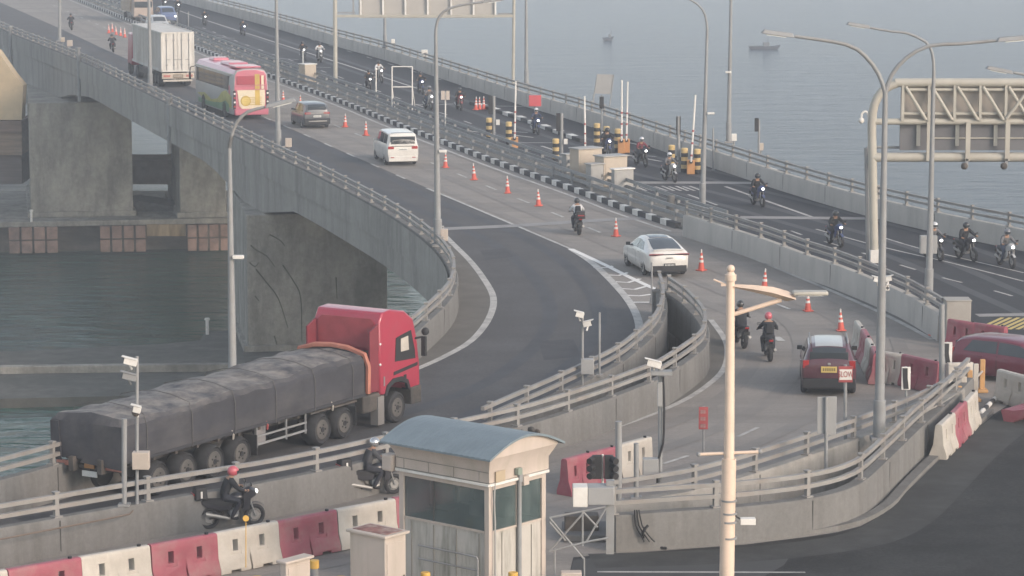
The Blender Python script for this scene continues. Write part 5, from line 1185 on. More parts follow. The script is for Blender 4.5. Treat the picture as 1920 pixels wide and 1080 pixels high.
barrier('w', (1775, 740), (1822, 738), 'white barrier with a dark slot at the top of the corner parapet'); barrier('w', (1872, 752), (1935, 768), 'white barrier in front of the crimson car at the right edge')
barrier('w', (1758, 862), (1783, 838), 'nearest white barrier standing beside the corner parapet'); barrier('r', (1783, 840), (1806, 815), 'red barrier between two white ones beside the corner parapet'); barrier('w', (1806, 815), (1825, 794), 'far white barrier with torn top beside the corner parapet')
o = barrier('r', (1880, 790), (1940, 772), 'collapsed red barrier lying crushed at the right edge', .1, R(72))
# orange barricade boards
rt = thing('barricade', 'worn orange and white barricade of upright boards behind the corner parapet', 'barricade', P(1822, 750))
ob = mat('worn_orange', (.42, .24, .10), .8, var=.2)
for k, (x, y0, y1) in enumerate(((1841, 735, 680), (1828, 752, 690), (1817, 760, 702), (1806, 772, 715), (1797, 782, 732))):
    q = P(x, y0); h = loc(thing_tmp, x, y1).z if False else (y0-y1)/52.0
    mb = MB(); mb.box((q.x-rt.location.x, q.y-rt.location.y, h/2+.05), (.17, .12, h), ob if k % 2 == 0 else M_bwhite); mb.box((q.x-rt.location.x, q.y-rt.location.y, .06), (.34, .5, .1), ob); mb.build('board', rt, bevel=.02)
a = P(1841, 735)-rt.location; b = P(1797, 782)-rt.location
mb = MB(); mb.cyl((a.x, a.y, .7), (b.x, b.y, .7), .04, n=6, m=M_bwhite); mb.build('rail', rt)
rt = thing('fallen_pole', 'broken black and white marker pole lying by the kerb at right', 'pole', P(1850, 765, .05))
a, b = P(1838, 775, .12)-rt.location, P(1868, 745, .12)-rt.location
for k in range(5):
    p0 = a+(b-a)*(k/5); p1 = a+(b-a)*((k+1)/5); mb = MB(); mb.cyl(p0, p1, .08, n=8, m=M_wpaint if k % 2 == 0 else M_kblack); mb.build('band', rt)

# ================================================================== STREET LAMPS
def lamp_head(rt, p, d, L=.9, m=None):
    """flat lantern at p pointing along unit d"""
    d = Vector(d).normalized(); q = d.to_track_quat('Y', 'Z').to_matrix().to_4x4(); Mx = Matrix.Translation(p) @ q
    mb = MB(); mb.box((0, L/2, 0), (.30, L, .12), m or M_galv, M=Mx, top=(.7, .85)); h = mb.build('lamp_head', rt, bevel=.02)
    mb = MB(); mb.box((0, L*.55, -.075), (.22, L*.6, .03), M_lens, M=Mx); mb.build('lens', h)
def street_lamp(label, base, z0, top, arms, r=.10, group='tall curved street lamps', box=None, cam_=None):
    q = P(base[0], base[1], z0); rt = thing('street_lamp', label, 'street lamp', q, 0, group)
    t = loc(rt, *top)
    mb = MB(); mb.cyl((0, 0, -.0), (t.x*.45, 0, t.z*.45), r*1.25, r*1.0, 12, M_galv); mb.cyl((t.x*.45, 0, t.z*.45), (t.x, 0, t.z), r*.95, r*.6, 12, M_galv); mb.build('pole', rt)
    mb = MB(); mb.box((0, 0, .06), (.5, .5, .12), M_galv); mb.cyl((0, 0, .12), (0, 0, 1.2), r*1.5, n=12, m=M_galv); mb.build('base', rt, bevel=.02)
    for pts, hd in arms:
        w = [Vector(t)]+[loc(rt, *p) for p in pts]; w = smooth_path(w, .35)
        mb = MB(); mb.tube(w, r*.55, 8, M_galv, r1=r*.38); mb.build('arm', rt)
        if hd: lamp_head(rt, w[-1]+Vector((0, 0, .02)), (w[-1]-w[-3]).normalized(), hd)
    if cam_:
        c = loc(rt, *cam_); mb = MB(); mb.box((c.x+.10, -.1, c.z), (.34, .2, .11), M_wpaint); mb.build('junction_box', rt, bevel=.02)
    return rt
street_lamp('street lamp rising behind the red lorry with its arm over the coach', (437, 772), 1.0, (430, 278), [([(434, 255), (445, 228), (465, 210), (490, 203)], .0), ([(434, 255), (445, 228), (465, 209), (497, 201)], .95)], .11, cam_=(441, 481))
street_lamp('street lamp standing on the bend of the parapet left of the joint', (821, 462), 1.0, (817, 62), [([(820, 40), (832, 22), (858, 11), (905, 4)], .9)], .12, cam_=(826, 283))
street_lamp('street lamp right of the grey car on the left parapet', (522, 283), 1.0, (517, -60), [([(525, -80), (560, -90)], .9)], .12)
street_lamp('street lamp in front of the container lorry roof', (282, 170), 1.0, (277, -120), [([(285, -140), (320, -150)], .9)], .12)
street_lamp('street lamp at the start of the median parapet, right of the booms', (1317, 388), .13, (1326, 55), [([(1322, 28), (1308, 8), (1280, -8)], .9)], .11, cam_=(1329, 212))
street_lamp('double armed street lamp in front of the large gantry', (1648, 826), 1.0, (1660, 175), [([(1648, 140), (1622, 105), (1585, 83), (1490, 68)], .95), ([(1672, 140), (1700, 108), (1742, 86), (1800, 82), (1868, 76)], .95)], .12)
street_lamp('single armed street lamp beyond the median parapet with a grey square sign', (1741, 562), 1.0, (1751, 130), [([(1748, 100), (1735, 78), (1700, 62), (1672, 59), (1632, 52)], .9)], .11)
street_lamp('thin street lamp on the sea parapet with a camera cluster', (1366, 268), 1.0, (1372, -80), [([(1365, -95), (1340, -105)], .9)], .11, cam_=(1362, 135))
street_lamp('thin street lamp on the sea parapet right of the small gantry', (987, 163), 1.0, (986, -120), [([(992, -140), (1020, -150)], .9)], .11)
street_lamp('thin street lamp on the sea parapet under the small gantry sign', (722, 90), 1.0, (720, -160), [([(726, -180), (750, -190)], .9)], .11)
street_lamp('thin street lamp on the far left parapet above the beige pier cap', (112, 78), 1.0, (112, -140), [([(118, -150), (140, -160)], .9)], .11)
# lamp head cut by the right frame edge
rt = thing('street_lamp', 'street lamp outside the right edge with only its arm and lantern showing', 'street lamp', P(2050, 700, 0), 0, 'tall curved street lamps')
mb = MB(); t = loc(rt, 2050, 190); mb.cyl((0, 0, 0), t, .14, .08, 12, M_galv); mb.build('pole', rt)
w_ = smooth_path([t, loc(rt, 2020, 165), loc(rt, 1960, 148), loc(rt, 1900, 136)], .4); mb = MB(); mb.tube(w_, .06, 8, M_galv, r1=.045); mb.build('arm', rt); lamp_head(rt, w_[-1], (w_[-1]-w_[-3]).normalized(), .95)
# ornate cream lamp in the foreground
q = Vector(((1367-960)/5500*60.6, 60, 0)); rt = thing('ornate_lamp', 'cream painted lamp post with a ball finial and wing shaped arm in the foreground', 'street lamp', q)
mcr = mat('cream_pole_paint', (.60, .47, .37), .5, var=.04, dirt=(.42, .33, .26), dirt_amt=.4, dirt_scale=2)
b = loc(rt, 1367, 860); t = loc(rt, 1370, 512)
mb = MB(); mb.cyl((0, 0, 0), b, .165, .15, 18, mcr); mb.cyl(b, t, .11, .085, 18, mcr); mb.build('pole', rt)
for y in (938, 962, 978, 1008):
    c = loc(rt, 1367, y); mb = MB(); mb.cyl((c.x, 0, c.z-.02), (c.x, 0, c.z+.02), .17, n=18, m=M_galv); mb.build('band', rt)
mb = MB(); mb.sphere((t.x, 0, t.z+.09), .085, 14, 10, mcr); mb.cyl((t.x, 0, t.z-.15), (t.x, 0, t.z-.03), .12, .12, 16, mcr); mb.cyl((t.x, 0, t.z-.03), (t.x, 0, t.z+.03), .1, .06, 16, mcr); mb.build('finial', rt)
up_ = [loc(rt, x, y) for x, y in ((1374, 533), (1410, 534), (1450, 538), (1478, 546), (1491, 556))]; dn_ = [loc(rt, x, y) for x, y in ((1374, 539), (1410, 547), (1450, 557), (1474, 565), (1488, 562))]
rows = [[(a.x, -.10-.03*i, (a.z+b_.z)/2), (a.x, 0, a.z), (a.x, .10+.03*i, (a.z+b_.z)/2), (b_.x, 0, b_.z)] for i, (a, b_) in enumerate(zip(up_, dn_))]
mb = MB(); mb.grid(rows, mcr, closed=True); mb.add(rows[-1], [(0, 1, 2, 3)], mcr); mb.build('arm', rt)
mb = MB(); mb.cyl(loc(rt, 1374, 590), loc(rt, 1465, 562), .045, .05, 10, mcr); mb.build('brace', rt)
a, b = loc(rt, 1486, 553), loc(rt, 1552, 545)
mb = MB(); mb.box(((a.x+b.x)/2, 0, (a.z+b.z)/2), (b.x-a.x, .3, .08), mat('lantern_grey', (.40, .38, .33), .6), M=None); h = mb.build('lantern', rt, bevel=.03)
mb = MB(); mb.box(((a.x+b.x)/2, 0, (a.z+b.z)/2-.045), (b.x-a.x-.2, .22, .02), M_lens); mb.build('lens', h)
a = loc(rt, 1338, 524); b = loc(rt, 1362, 534); mb = MB(); mb.cyl(a, b, .02, n=6, m=mcr); mb.box(loc(rt, 1358, 534), (.14, .05, .05), mcr); mb.build('bracket', rt)
a = loc(rt, 1310, 852); b = loc(rt, 1425, 847); mb = MB(); mb.cyl(a, b, .035, n=10, m=mcr); mb.sphere(a, .05, 8, 6, M_galv); mb.sphere(b, .05, 8, 6, M_galv); mb.build('cross_bar', rt)
c = loc(rt, 1402, 977); mb = MB(); mb.tube([loc(rt, 1376, 948), loc(rt, 1380, 968), loc(rt, 1392, 976)], .02, 6, M_black); mb.box(c, (.32, .2, .13), M_wpaint); mb.build('camera', rt, bevel=.03)

# ================================================================== GANTRIES
def rod(mb, a, b, r, m): mb.cyl(a, b, r, n=8, m=m); return mb
M_gan = mat('gantry_cream', (.36, .34, .29), .6, var=.07, dirt=(.25, .22, .18), dirt_amt=.4); M_pan = mat('sign_back', (.27, .245, .215), .6, .2, var=.06, dirt=(.2, .17, .14), dirt_amt=.4)
rt = thing('sign_gantry', 'large cream sign gantry with lattice truss over the toll road at right', 'gantry', P(1641, 492)); g = lambda x, y, d=0: loc(rt, x, y)+Vector((0, d, 0))
mb = MB(); mb.tube(smooth_path([g(1639, 470), g(1636, 300), g(1635, 230), g(1640, 195), g(1655, 170), g(1680, 157), g(1705, 155), g(1960, 155)], .4), .19, 12, M_gan); mb.build('column', rt)
mb = MB(); a = g(1640, 495); c = g(1640, 468); mb.box((a.x, 0, (a.z+c.z)/2), (.45, .5, c.z-a.z), M_wpaint); mb.build('plinth', rt, bevel=.02)
mb = MB(); a = g(1640, 492); mb.box((0, 1.4, 4.2), (.26, .3, 8.6-4.4+.0), M_galv) if 0 else mb.cyl((-.2, .6, 0), (g(1629, 280).x, .6, g(1629, 280).z), .13, n=8, m=M_galv); mb.build('rear_column', rt)
for y0, r_ in ((228, .14), (295, .2)):
    mb = MB(); mb.tube([g(1635, y0), g(1700, y0), g(1960, y0)], r_, 10, M_gan); mb.build('beam', rt)
mb = MB(); mb.tube([g(1629, 279, .7), g(1960, 281, .7)], .06, 8, M_galv); mb.tube([g(1640, 290, .3), g(1960, 289, .3)], .07, 8, M_galv); mb.build('walkway', rt)
mb = MB()
for i, x in enumerate((1692, 1741, 1789, 1837, 1885, 1933)):
    a, b = g(x, 160, -.12), g(x, 226, -.12); mb.box(((a.x+b.x)/2, -.14, (a.z+b.z)/2), (.12, .12, a.z-b.z), M_gan)
    if x < 1930: rod(mb, g(x+5, 162, -.2), g(x+43, 224, -.2), .075, M_gan)
rod(mb, g(1885, 222, -.25), g(1925, 170, -.25), .07, M_gan); mb.build('truss', rt)
mb = MB()
for y in (168, 213): rod(mb, g(1692, y, -.05), g(1960, y, -.05), .07, M_gan)
mb.build('stringer', rt)
mb = MB(); a, b = g(1691, 158), g(1960, 228); mb.box(((a.x+b.x)/2, .25, (a.z+b.z)/2), (b.x-a.x, .12, a.z-b.z), M_pan); mb.build('sign_panel', rt)
mb = MB(); a, b = g(1689, 233), g(1960, 283); mb.box(((a.x+b.x)/2, .3, (a.z+b.z)/2), (b.x-a.x, .12, a.z-b.z), mat('dark_sign_back', (.12, .12, .125), .7, var=.1)); mb.build('lower_sign_panel', rt)
mb = MB(); rod(mb, g(1745, 260, .2), g(1960, 260, .2), .035, M_gan); mb.build('cable', rt)
for x, x2 in ((1723, 1741), (1796, 1814), (1868, 1888)):
    mb = MB(); a, b = g(x, 234, .12), g(x, 274, .12); mb.box((a.x, .12, (a.z+b.z)/2), (.16, .08, a.z-b.z), M_gan); mb.build('panel_bracket', rt)
    mb = MB(); a, b = g(x2, 228), g(x2, 300); mb.box((a.x, -.25, (a.z+b.z)/2), (.2, .12, a.z-b.z), M_gan); mb.build('hanger', rt)
    if x > 1750: mb = MB(); c = g(x2-3, 308); mb.box((c.x, -.25, c.z+.1), (.12, .12, .35), M_galv); mb.sphere((c.x-.1, -.25, c.z-.05), .16, 10, 6, M_chassis); mb.build('camera', rt)
mb = MB(); mb.tube(smooth_path([g(1629, 246), g(1628, 215), g(1622, 209), g(1616, 213), g(1615, 222)], .15), .05, 8, M_wpaint); mb.build('camera_arm', rt)
mb = MB(); c = g(1615, 226); mb.sphere(c, .13, 10, 7, M_wpaint); mb.build('dome_camera', rt)
rt = thing('sign_gantry', 'small sign gantry spanning the toll road at top centre', 'gantry', P(629, 157)); g = lambda x, y, d=0: loc(rt, x, y)+Vector((0, d, 0))
for x, x1, y in ((629, 628, 157), (962, 964, 157)):
    mb = MB(); rod(mb, g(x, y+(0 if x < 700 else 0)), g(x1, -30), .16 if x < 700 else .12, M_gan); mb.build('column', rt)
mb = MB(); mb.box((g(797, 30).x, 0, g(797, 30).z), (g(962, 30).x-g(629, 30).x, .2, .2), M_gan); mb.build('beam', rt)
mb = MB(); mb.box((g(648, 23).x, .1, g(648, 24).z), (1.5, .1, .1), M_galv); mb.box((g(950, 24).x, .1, g(950, 26).z), (1.3, .1, .1), M_galv); mb.build('cable_tray', rt)
mb = MB(); a, b = g(672, -20), g(930, 28); mb.box(((a.x+b.x)/2, .3, (a.z+b.z)/2), (b.x-a.x, .1, a.z-b.z), mat('gantry_sign_back', (.36, .34, .31), .6, .1, var=.05)); mb.build('sign_panel', rt)
mb = MB(); 
for x in (662, 676, 718, 760, 802, 846, 888, 929): a, b = g(x, -20), g(x, 32); mb.box((a.x, .1, (a.z+b.z)/2), (.13, .12, a.z-b.z), M_wpaint if x > 670 else M_galv)
mb.box((g(800, 32).x, .05, g(800, 32).z), (g(929, 0).x-g(676, 0).x, .14, .14), M_wpaint); mb.build('sign_frame', rt)

# ================================================================== POSTS, SIGNS, TOLL FURNITURE
def post(name, label, cat, base, z0, top_y, r=.05, m=None, x1=None, group=None):
    q = P(base[0], base[1], z0); rt = thing(name, label, cat, q, 0, group); t = loc(rt, x1 or base[0], top_y)
    mb = MB(); mb.cyl((0, 0, 0), t, r, n=10, m=m or M_galv); mb.build('pole', rt); return rt, t
def panel(rt, x0, y0, x1, y1, m, d=-.08, name='panel', th=.04, parent=None, bevel=.01):
    a, b = loc(rt, x0, y0), loc(rt, x1, y1); mb = MB(); mb.box(((a.x+b.x)/2, d, (a.z+b.z)/2), (abs(b.x-a.x), th, abs(a.z-b.z)), m); return mb.build(name, parent or rt, bevel=bevel)
def text(parent, s, c, size, m, d=-.04, sx=1.0):
    cu = bpy.data.curves.new('lettering', 'FONT'); cu.body = s; cu.size = size; cu.extrude = .006; cu.align_x = 'CENTER'; cu.align_y = 'CENTER'
    o = bpy.data.objects.new('lettering', cu); COL.objects.link(o)
    me = bpy.data.meshes.new_from_object(o); bpy.data.objects.remove(o, do_unlink=True); me.materials.append(m)
    o = bpy.data.objects.new('lettering', me); COL.objects.link(o); o.parent = parent; o.location = (c.x, c.y+d, c.z); o.rotation_euler = (R(90), 0, 0); o.scale = (sx, 1, 1); return o
M_signred = mat('sign_red', (.30, .06, .06), .6, var=.08); M_signgrey = mat('sign_grey', (.27, .27, .265), .6, var=.06, dirt=(.2, .19, .18), dirt_amt=.3)
rt, t = post('road_sign', 'small white sign with red frame reading SLOW, beside the maroon SUV', 'sign', (1585, 826), .9, 684)
panel(rt, 1572, 686, 1598, 716, M_signred, name='sign_border', th=.03); c = loc(rt, 1585, 701); panel(rt, 1573.5, 691.5, 1596.5, 711, M_wpaint, d=-.105, name='sign_plate', th=.012, bevel=0)
text(rt, 'SLOW', c, .25, M_signred, d=-.115, sx=.62)
rt, t = post('road_sign', 'narrow dark red sign with three lines of faded writing, left of the cream lamp post', 'sign', (1319, 850), .013, 762, .035)
pn = panel(rt, 1310, 762, 1327, 804, M_signred, name='sign_plate', th=.03)
mp_ = mat('faded_sign_text', (.34, .2, .19), .7)
for k in range(3):
    mb = MB(); c = loc(rt, 1318, 771+k*13)
    for j in range(3): mb.box((c.x-.06+j*.055, -.105, c.z), (.035, .01, .11), mp_)
    mb.box((c.x, -.105, c.z+.03), (.14, .01, .018), mp_); mb.build('writing', pn)
rt, t = post('sign_board', 'tall blank grey sign board seen from behind at lower right', 'sign', (1549, 883), 1.0, 744); panel(rt, 1533, 745, 1548, 814, M_signgrey, .0+.06); panel(rt, 1550.5, 744, 1568, 817, M_signgrey, .06, name='panel')
def chevron(label, base, z0, x0, y0, x1, y1):
    rt, t = post('chevron_sign', label, 'sign', base, z0, y0, .035, x1=(x0+x1)/2, group='black and white chevron signs')
    panel(rt, x0, y0, x1, y1, M_wpaint, name='sign_plate'); mb = MB(); a, c, b = loc(rt, x1-5, y0+2), loc(rt, x0+2, (y0+y1)/2), loc(rt, x1-3, y1-2); w = .12
    mb.prism([(a.x, a.z), (a.x-w*1.3, a.z), (c.x, c.z), (b.x-w*1.3, b.z), (b.x, b.z), (c.x+w*1.2, c.z)], -.105, -.115, 'y', M_black); mb.build('chevron', rt)
chevron('chevron sign in front of the dark red barrier', (1700, 778), 1.0, 1690, 687, 1706, 730); chevron('chevron sign below the concrete pillar', (1774, 735), .0, 1768, 641, 1784, 682)
rt, t = post('grey_post', 'slim grey post on the bend of the chevron area beside the white saloon', 'post', (1222, 570), .013, 492, .04); mb = MB(); mb.cyl((0, 0, 0), (0, 0, .3), .1, .06, 8, M_galv); mb.build('socket', rt)
rt, t = post('grey_post', 'slim grey post on the ramp parapet right of the white cameras', 'post', (1124, 705), 1.0, 586, .04); mb = MB(); mb.box((0, 0, .03), (.2, .2, .06), M_galv); mb.build('base_plate', rt)
rt, t = post('grey_post', 'thick grey post on the near parapet left of the camera mast', 'post', (233, 948), 1.0, 785, .07); mb = MB(); mb.box((0, 0, .03), (.3, .3, .06), M_galv); mb.build('base_plate', rt)
rt, t = post('grey_post', 'thick grey post standing left of the grey junction box, lower centre', 'post', (1160, 940), 1.0, 790, .09); mb = MB(); mb.box((0, 0, .03), (.3, .3, .06), M_galv); mb.build('base_plate', rt)
rt, t = post('grey_post', 'shorter grey post in front of the white barrier, lower centre', 'post', (1193, 935), 1.0, 831, .07); mb = MB(); mb.box((0, 0, .03), (.3, .3, .06), M_galv); mb.build('base_plate', rt)
rt, t = post('grey_post', 'tall grey post behind the concrete pillar by the upper chevron sign', 'post', (1766, 745), .5, 570, .09); mb = MB(); mb.box((0, 0, .03), (.3, .3, .06), M_galv); mb.build('base_plate', rt)

def cctv(rt, x, y, L=.42, ang=0.0, m=M_wpaint, tilt=0.25, nm='camera'):
    c = loc(rt, x, y); Mx = Matrix.Translation((c.x, -.12, c.z)) @ Matrix.Rotation(ang, 4, 'Z') @ Matrix.Rotation(tilt, 4, 'Y')
    mb = MB(); mb.box((0, 0, 0), (L, .16, .16), m, M=Mx); mb.box((-.05, 0, .095), (L+.08, .2, .02), m, M=Mx); o = mb.build(nm, rt, bevel=.015)
    mb = MB(); mb.cyl((-L/2-.012, 0, 0), (-L/2, 0, 0), .06, n=10, m=M_black, M=Mx); mb.build('lens', o)
    mb = MB(); mb.cyl((0, 0, -.08), (.06, .1, -.2), .03, n=6, m=m, M=Mx); mb.build('bracket', o)
rt, t = post('camera_mast', 'camera mast with two cameras and a cream box on the near parapet', 'camera mast', (257, 945), 1.0, 668, .045)
cctv(rt, 246, 677, .34); cctv(rt, 244, 705, .36, m=M_galv); cctv(rt, 258, 766, .2); mb = MB(); c = loc(rt, 255, 770); mb.sphere((c.x, -.05, c.z-.04), .11, 10, 6, M_chassis); mb.build('dome_camera', rt)
panel(rt, 249, 846, 281, 878, M_cream, -.05, 'control_box', .3, bevel=.015)
rt, t = post('camera_mast', 'camera mast with two white cameras behind the ramp parapet', 'camera mast', (1092, 722), 1.0, 592, .045); cctv(rt, 1087, 589, .26); cctv(rt, 1101, 606, .26, R(170))
panel(rt, 1089, 672, 1113, 700, M_signgrey, -.05, 'control_box', .3, bevel=.015)
rt, t = post('camera_mast', 'camera mast with cables on the divider, between booth and cream lamp post', 'camera mast', (1238, 920), 1.0, 690, .06); cctv(rt, 1226, 681, .38); mb = MB(); c = loc(rt, 1240, 697); mb.box((c.x, -.1, c.z), (.55, .35, .1), M_galv, M=None); mb.build('bracket_plate', rt)
mb = MB(); mb.tube(smooth_path([loc(rt, x, y)+Vector((0, -.1, 0)) for x, y in ((1243, 705), (1245, 760), (1243, 830), (1234, 860), (1232, 905))], .3), .03, 6, M_black); mb.build('cable', rt)
panel(rt, 1232, 715, 1241, 760, M_signgrey, -.1, 'equipment_case', .15); panel(rt, 1205, 858, 1234, 890, M_signgrey, -.08, 'control_box', .3, bevel=.015)
rt, t = post('camera_mast', 'camera cluster on a short mast in front of the double armed lamp pole', 'camera mast', (1652, 640), 1.0, 515, .05); cctv(rt, 1645, 524, .3); cctv(rt, 1664, 522, .26, R(170)); cctv(rt, 1659, 540, .26, R(120))
# traffic light seen from behind
rt, t = post('traffic_light', 'pair of black traffic light heads with visors above the white equipment box', 'traffic light', (1130, 940), 1.6, 852, .03, M_wpaint)
for x0, x1 in ((1109, 1128), (1132, 1149)):
    o = panel(rt, x0+1, 853, x1, 896, M_black, -.06, 'signal_head', .18)
    for k in range(3):
        sd_ = -1 if x0 < 1130 else 1; c = loc(rt, x0+3 if sd_ < 0 else x1-2, 859+k*14); mb = MB(); mb.cyl((c.x, -.1, c.z), (c.x+sd_*.1, -.28, c.z-.03), .085, n=10, m=M_black); mb.build('visor', o)

# toll furniture -------------------------------------------------------
def boom(label, base, ytop, xt, z0=.014, hbox=20):
    q = P(base[0], base[1], z0); rt = thing('boom_gate', label, 'boom gate', q, 0, 'raised boom gates of the checkpoint'); h = loc(rt, base[0], base[1]-hbox).z
    mb = MB(); mb.box((0, 0, h/2), (.42, .42, h), M_boom); mb.build('cabinet', rt, bevel=.02)
    t = loc(rt, xt, ytop); b = Vector((0, -.26, h*.9)); n = 9
    arm = MB(); arm.cyl(b, b+(t-b)*.999, .06, .05, 8, M_wpaint); o = arm.build('arm', rt)
    for k in range(n):
        if k % 3 == 1: p0 = b+(t-b)*(k/n*.55+.02); p1 = p0+(t-b)*.03; mb = MB(); mb.cyl(p0, p1, .066, n=8, m=M_signred); mb.build('red_band', o)
    mb = MB(); mb.cyl((0, -.30, h*.9), (0, -.2, h*.9), .1, n=10, m=M_black); mb.build('pivot', rt)
boom('raised boom gate with pale pole at left, near the small gantry column', (965, 277), 152, 967)
boom('raised red and white boom gate above the grey cabinets', (1097, 295), 180, 1096); boom('left one of the two boom gates standing side by side', (1165, 287), 150, 1166, hbox=26); boom('right one of the two boom gates standing side by side', (1174, 286), 153, 1177, hbox=26); boom('rightmost boom gate, leaning slightly right', (1295, 326), 178, 1304, hbox=26)
def bollard(lab, x, y, h=1.3, r=.19):
    rt = thing('striped_bollard', lab, 'bollard', P(x, y, .014), 0, 'striped crash bollards of the checkpoint')
    for k in range(6):
        mb = MB(); mb.cyl((0, 0, h*k/6), (0, 0, h*(k+1)/6), r, n=14, m=[M_black, mat('bollard_yellow', (.5, .36, .16), .7, var=.2)][k % 2]); mb.build('band', rt)
    mb = MB(); mb.cyl((0, 0, h), (0, 0, h+.06), r*1.08, r*.8, 14, mat('bollard_yellow', (.5, .36, .16))); mb.build('cap', rt)
for lab, x, y in (('striped bollard at the foot of the signal post nearest the white van', 917, 262), ('striped bollard left of the leftmost boom gate', 954, 270), ('striped bollard left of the grey cabinets', 1042, 304), ('striped bollard behind the red and white boom gate', 1119, 273), ('striped bollard just right of the small white box', 1137, 279),
                  ('striped bollard left of the rightmost signal post', 1259, 317), ('striped bollard left of the rightmost boom gate', 1283, 323), ('striped bollard touching the rightmost boom gate on its right', 1307, 325), ('striped bollard between the paired boom gates and the cabinets', 1158, 284)):
    bollard(lab, x, y)
def sigpost(lab, x, y, yt, hx=-6, hy=18):
    rt, t = post('signal_post', lab, 'signal post', (x, y), .014, yt, .1, M_galv, group='checkpoint signal posts')
    panel(rt, x+hx-4, yt, x+hx+4, yt+34, M_black, .02, 'signal_head', .2); panel(rt, x+4, y-38, x+11, y-28, M_wpaint, -.1, 'card_reader', .15); mb = MB(); mb.box((0, 0, .1), (.4, .4, .2), M_galv); mb.build('base', rt)
sigpost('signal post nearest the white van', 926, 262, 180); sigpost('signal post left of the grey cabinets', 1053, 298, 212); sigpost('signal post left of the rightmost boom gate', 1272, 322, 218, 0)
rt, t = post('signal_post', 'signal post on the sea parapet near the toll island', 'signal post', (1423, 292), 1.0, 225, .06, M_galv, group='checkpoint signal posts'); panel(rt, 1415, 221, 1422, 246, M_black, -.06, 'signal_head', .2)
rt, t = post('signal_post', 'signal post under the tilted grey board', 'signal post', (1128, 262), .014, 178, .05, M_galv, group='checkpoint signal posts'); panel(rt, 1124, 181, 1132, 203, M_black, -.06, 'signal_head', .2)
rt, t = post('sign_board', 'tilted grey board on two legs against the sea', 'sign', (1112, 198), 1.0, 176, .05, x1=1113)
a = [loc(rt, x, y) for x, y in ((1120, 139), (1151, 140), (1145, 177), (1113, 175))]
mb = MB(); mb.prism([(p.x, p.z) for p in a], .0, .08, 'y', M_signgrey); mb.build('panel', rt); mb = MB(); mb.cyl(a[0], loc(rt, 1110, 205), .04, n=6, m=M_galv); mb.cyl(a[1], loc(rt, 1142, 205), .04, n=6, m=M_galv); mb.build('leg', rt)
rt, t = post('road_sign', 'small double beige sign on a thin post above the white van', 'sign', (835, 243), .13, 172, .045, M_wpaint); panel(rt, 827, 170, 834, 187, M_cream); panel(rt, 836, 170, 843, 187, M_cream)
rt = thing('empty_frame', 'empty white rectangular frame on four legs beside the median', 'frame', P(754, 205, .13)); mb = MB()
for x in (735, 773): mb.cyl(loc(rt, x, 206), loc(rt, x, 125), .045, n=8, m=M_wpaint)
for y in (125, 163): mb.cyl(loc(rt, 735, y), loc(rt, 773, y), .04, n=8, m=M_wpaint)
mb.build('frame', rt)
for x in (735, 773): mb = MB(); mb.cyl(loc(rt, x, 163), loc(rt, x+5, 209)+Vector((0, .9, 0)), .035, n=6, m=M_wpaint); mb.build('leg', rt)
rt, t = post('white_post', 'small white post left of the empty frame', 'post', (705, 192), .13, 130, .05, M_wpaint); mb = MB(); mb.sphere(t, .1, 8, 6, M_wpaint); mb.build('finial', rt)
rt, t = post('white_post', 'small white post left of the beige cabinet', 'post', (568, 140), .13, 97, .06, M_wpaint); mb = MB(); mb.sphere(t, .1, 8, 6, M_wpaint); mb.build('finial', rt)
for lab, x, y, yt in (('thin pole right of the container lorry', 353, 62, 22), ('thin pole below the topmost motorcycle', 332, 60, 22), ('thin grey pole above the joint behind the sea parapet', 1337, 320, 240)):
    rt, t = post('thin_pole', lab, 'pole', (x, y), .013, yt, .05); mb = MB(); mb.box((0, 0, .03), (.2, .2, .06), M_galv); mb.build('base_plate', rt)
# median posts: short utility blocks behind the guard rail
for i, q in enumerate(resample(offset(KERB, -1.5), 7.5)[6:24]):
    rt = thing('median_bollard', 'low grey concrete stub between the two guard rails of the median', 'bollard', (q.x, q.y, .13), random.random(), 'low concrete stubs in the median')
    s = random.uniform(.8, 1.25); mb = MB(); mb.box((0, 0, .22*s), (.42, .34, .44*s), M_gird, top=(.8, .8)); mb.build('block', rt, bevel=.02); mb = MB(); mb.box((0, 0, .46*s), (.2, .2, .08), M_galv); mb.build('cap', rt)

def cabinet(label, corner, wl, wr, h, ang, z0=0.0, m=M_cream, roof=True, legs=False, mtop=None, name='cabinet', doors=1):
    """corner = survey point of the nearest bottom corner; wl,wr lengths of the left and right faces"""
    q = P(corner[0], corner[1], z0); rt = thing(name, label, 'cabinet', q, ang)
    mb = MB(); mb.box((-wl/2, wr/2, h/2), (wl, wr, h), m); mb.build('body', rt, bevel=.02)
    if roof: mb = MB(); mb.box((-wl/2, wr/2, h+.03), (wl+.14, wr+.14, .07), mtop or m); mb.build('lid', rt, bevel=.02)
    mb = MB(); mb.box((.012, wr/2, h*.5), (.02, wr*.86, h*.86), m); d = mb.build('door', rt, bevel=.01)
    mb = MB(); mb.box((.03, wr*.85, h*.5), (.02, .04, .16), M_black); mb.build('handle', d)
    return rt
mg = mat('cabinet_grey', (.30, .295, .28), .6, var=.07, dirt=(.22, .2, .17), dirt_amt=.4)
mtb = mat('cabinet_tan', (.40, .34, .27), .6, var=.06, dirt=(.3, .25, .2), dirt_amt=.5)
cabinet('beige cabinet standing alone in the median right of the coach', (572, 155), .9, 1.0, 1.35, R(-55), .13, mtb, mtop=M_wpaint)
cabinet('left grey cabinet with a dark framed opening beside the boom gate', (1085, 342), .9, 1.5, 1.75, R(-58), .13, mtb, mtop=mg)
cabinet('middle grey cabinet with a dark framed opening, lower than its neighbour', (1132, 350), .9, 1.5, 1.55, R(-58), .13, mtb, mtop=mg)
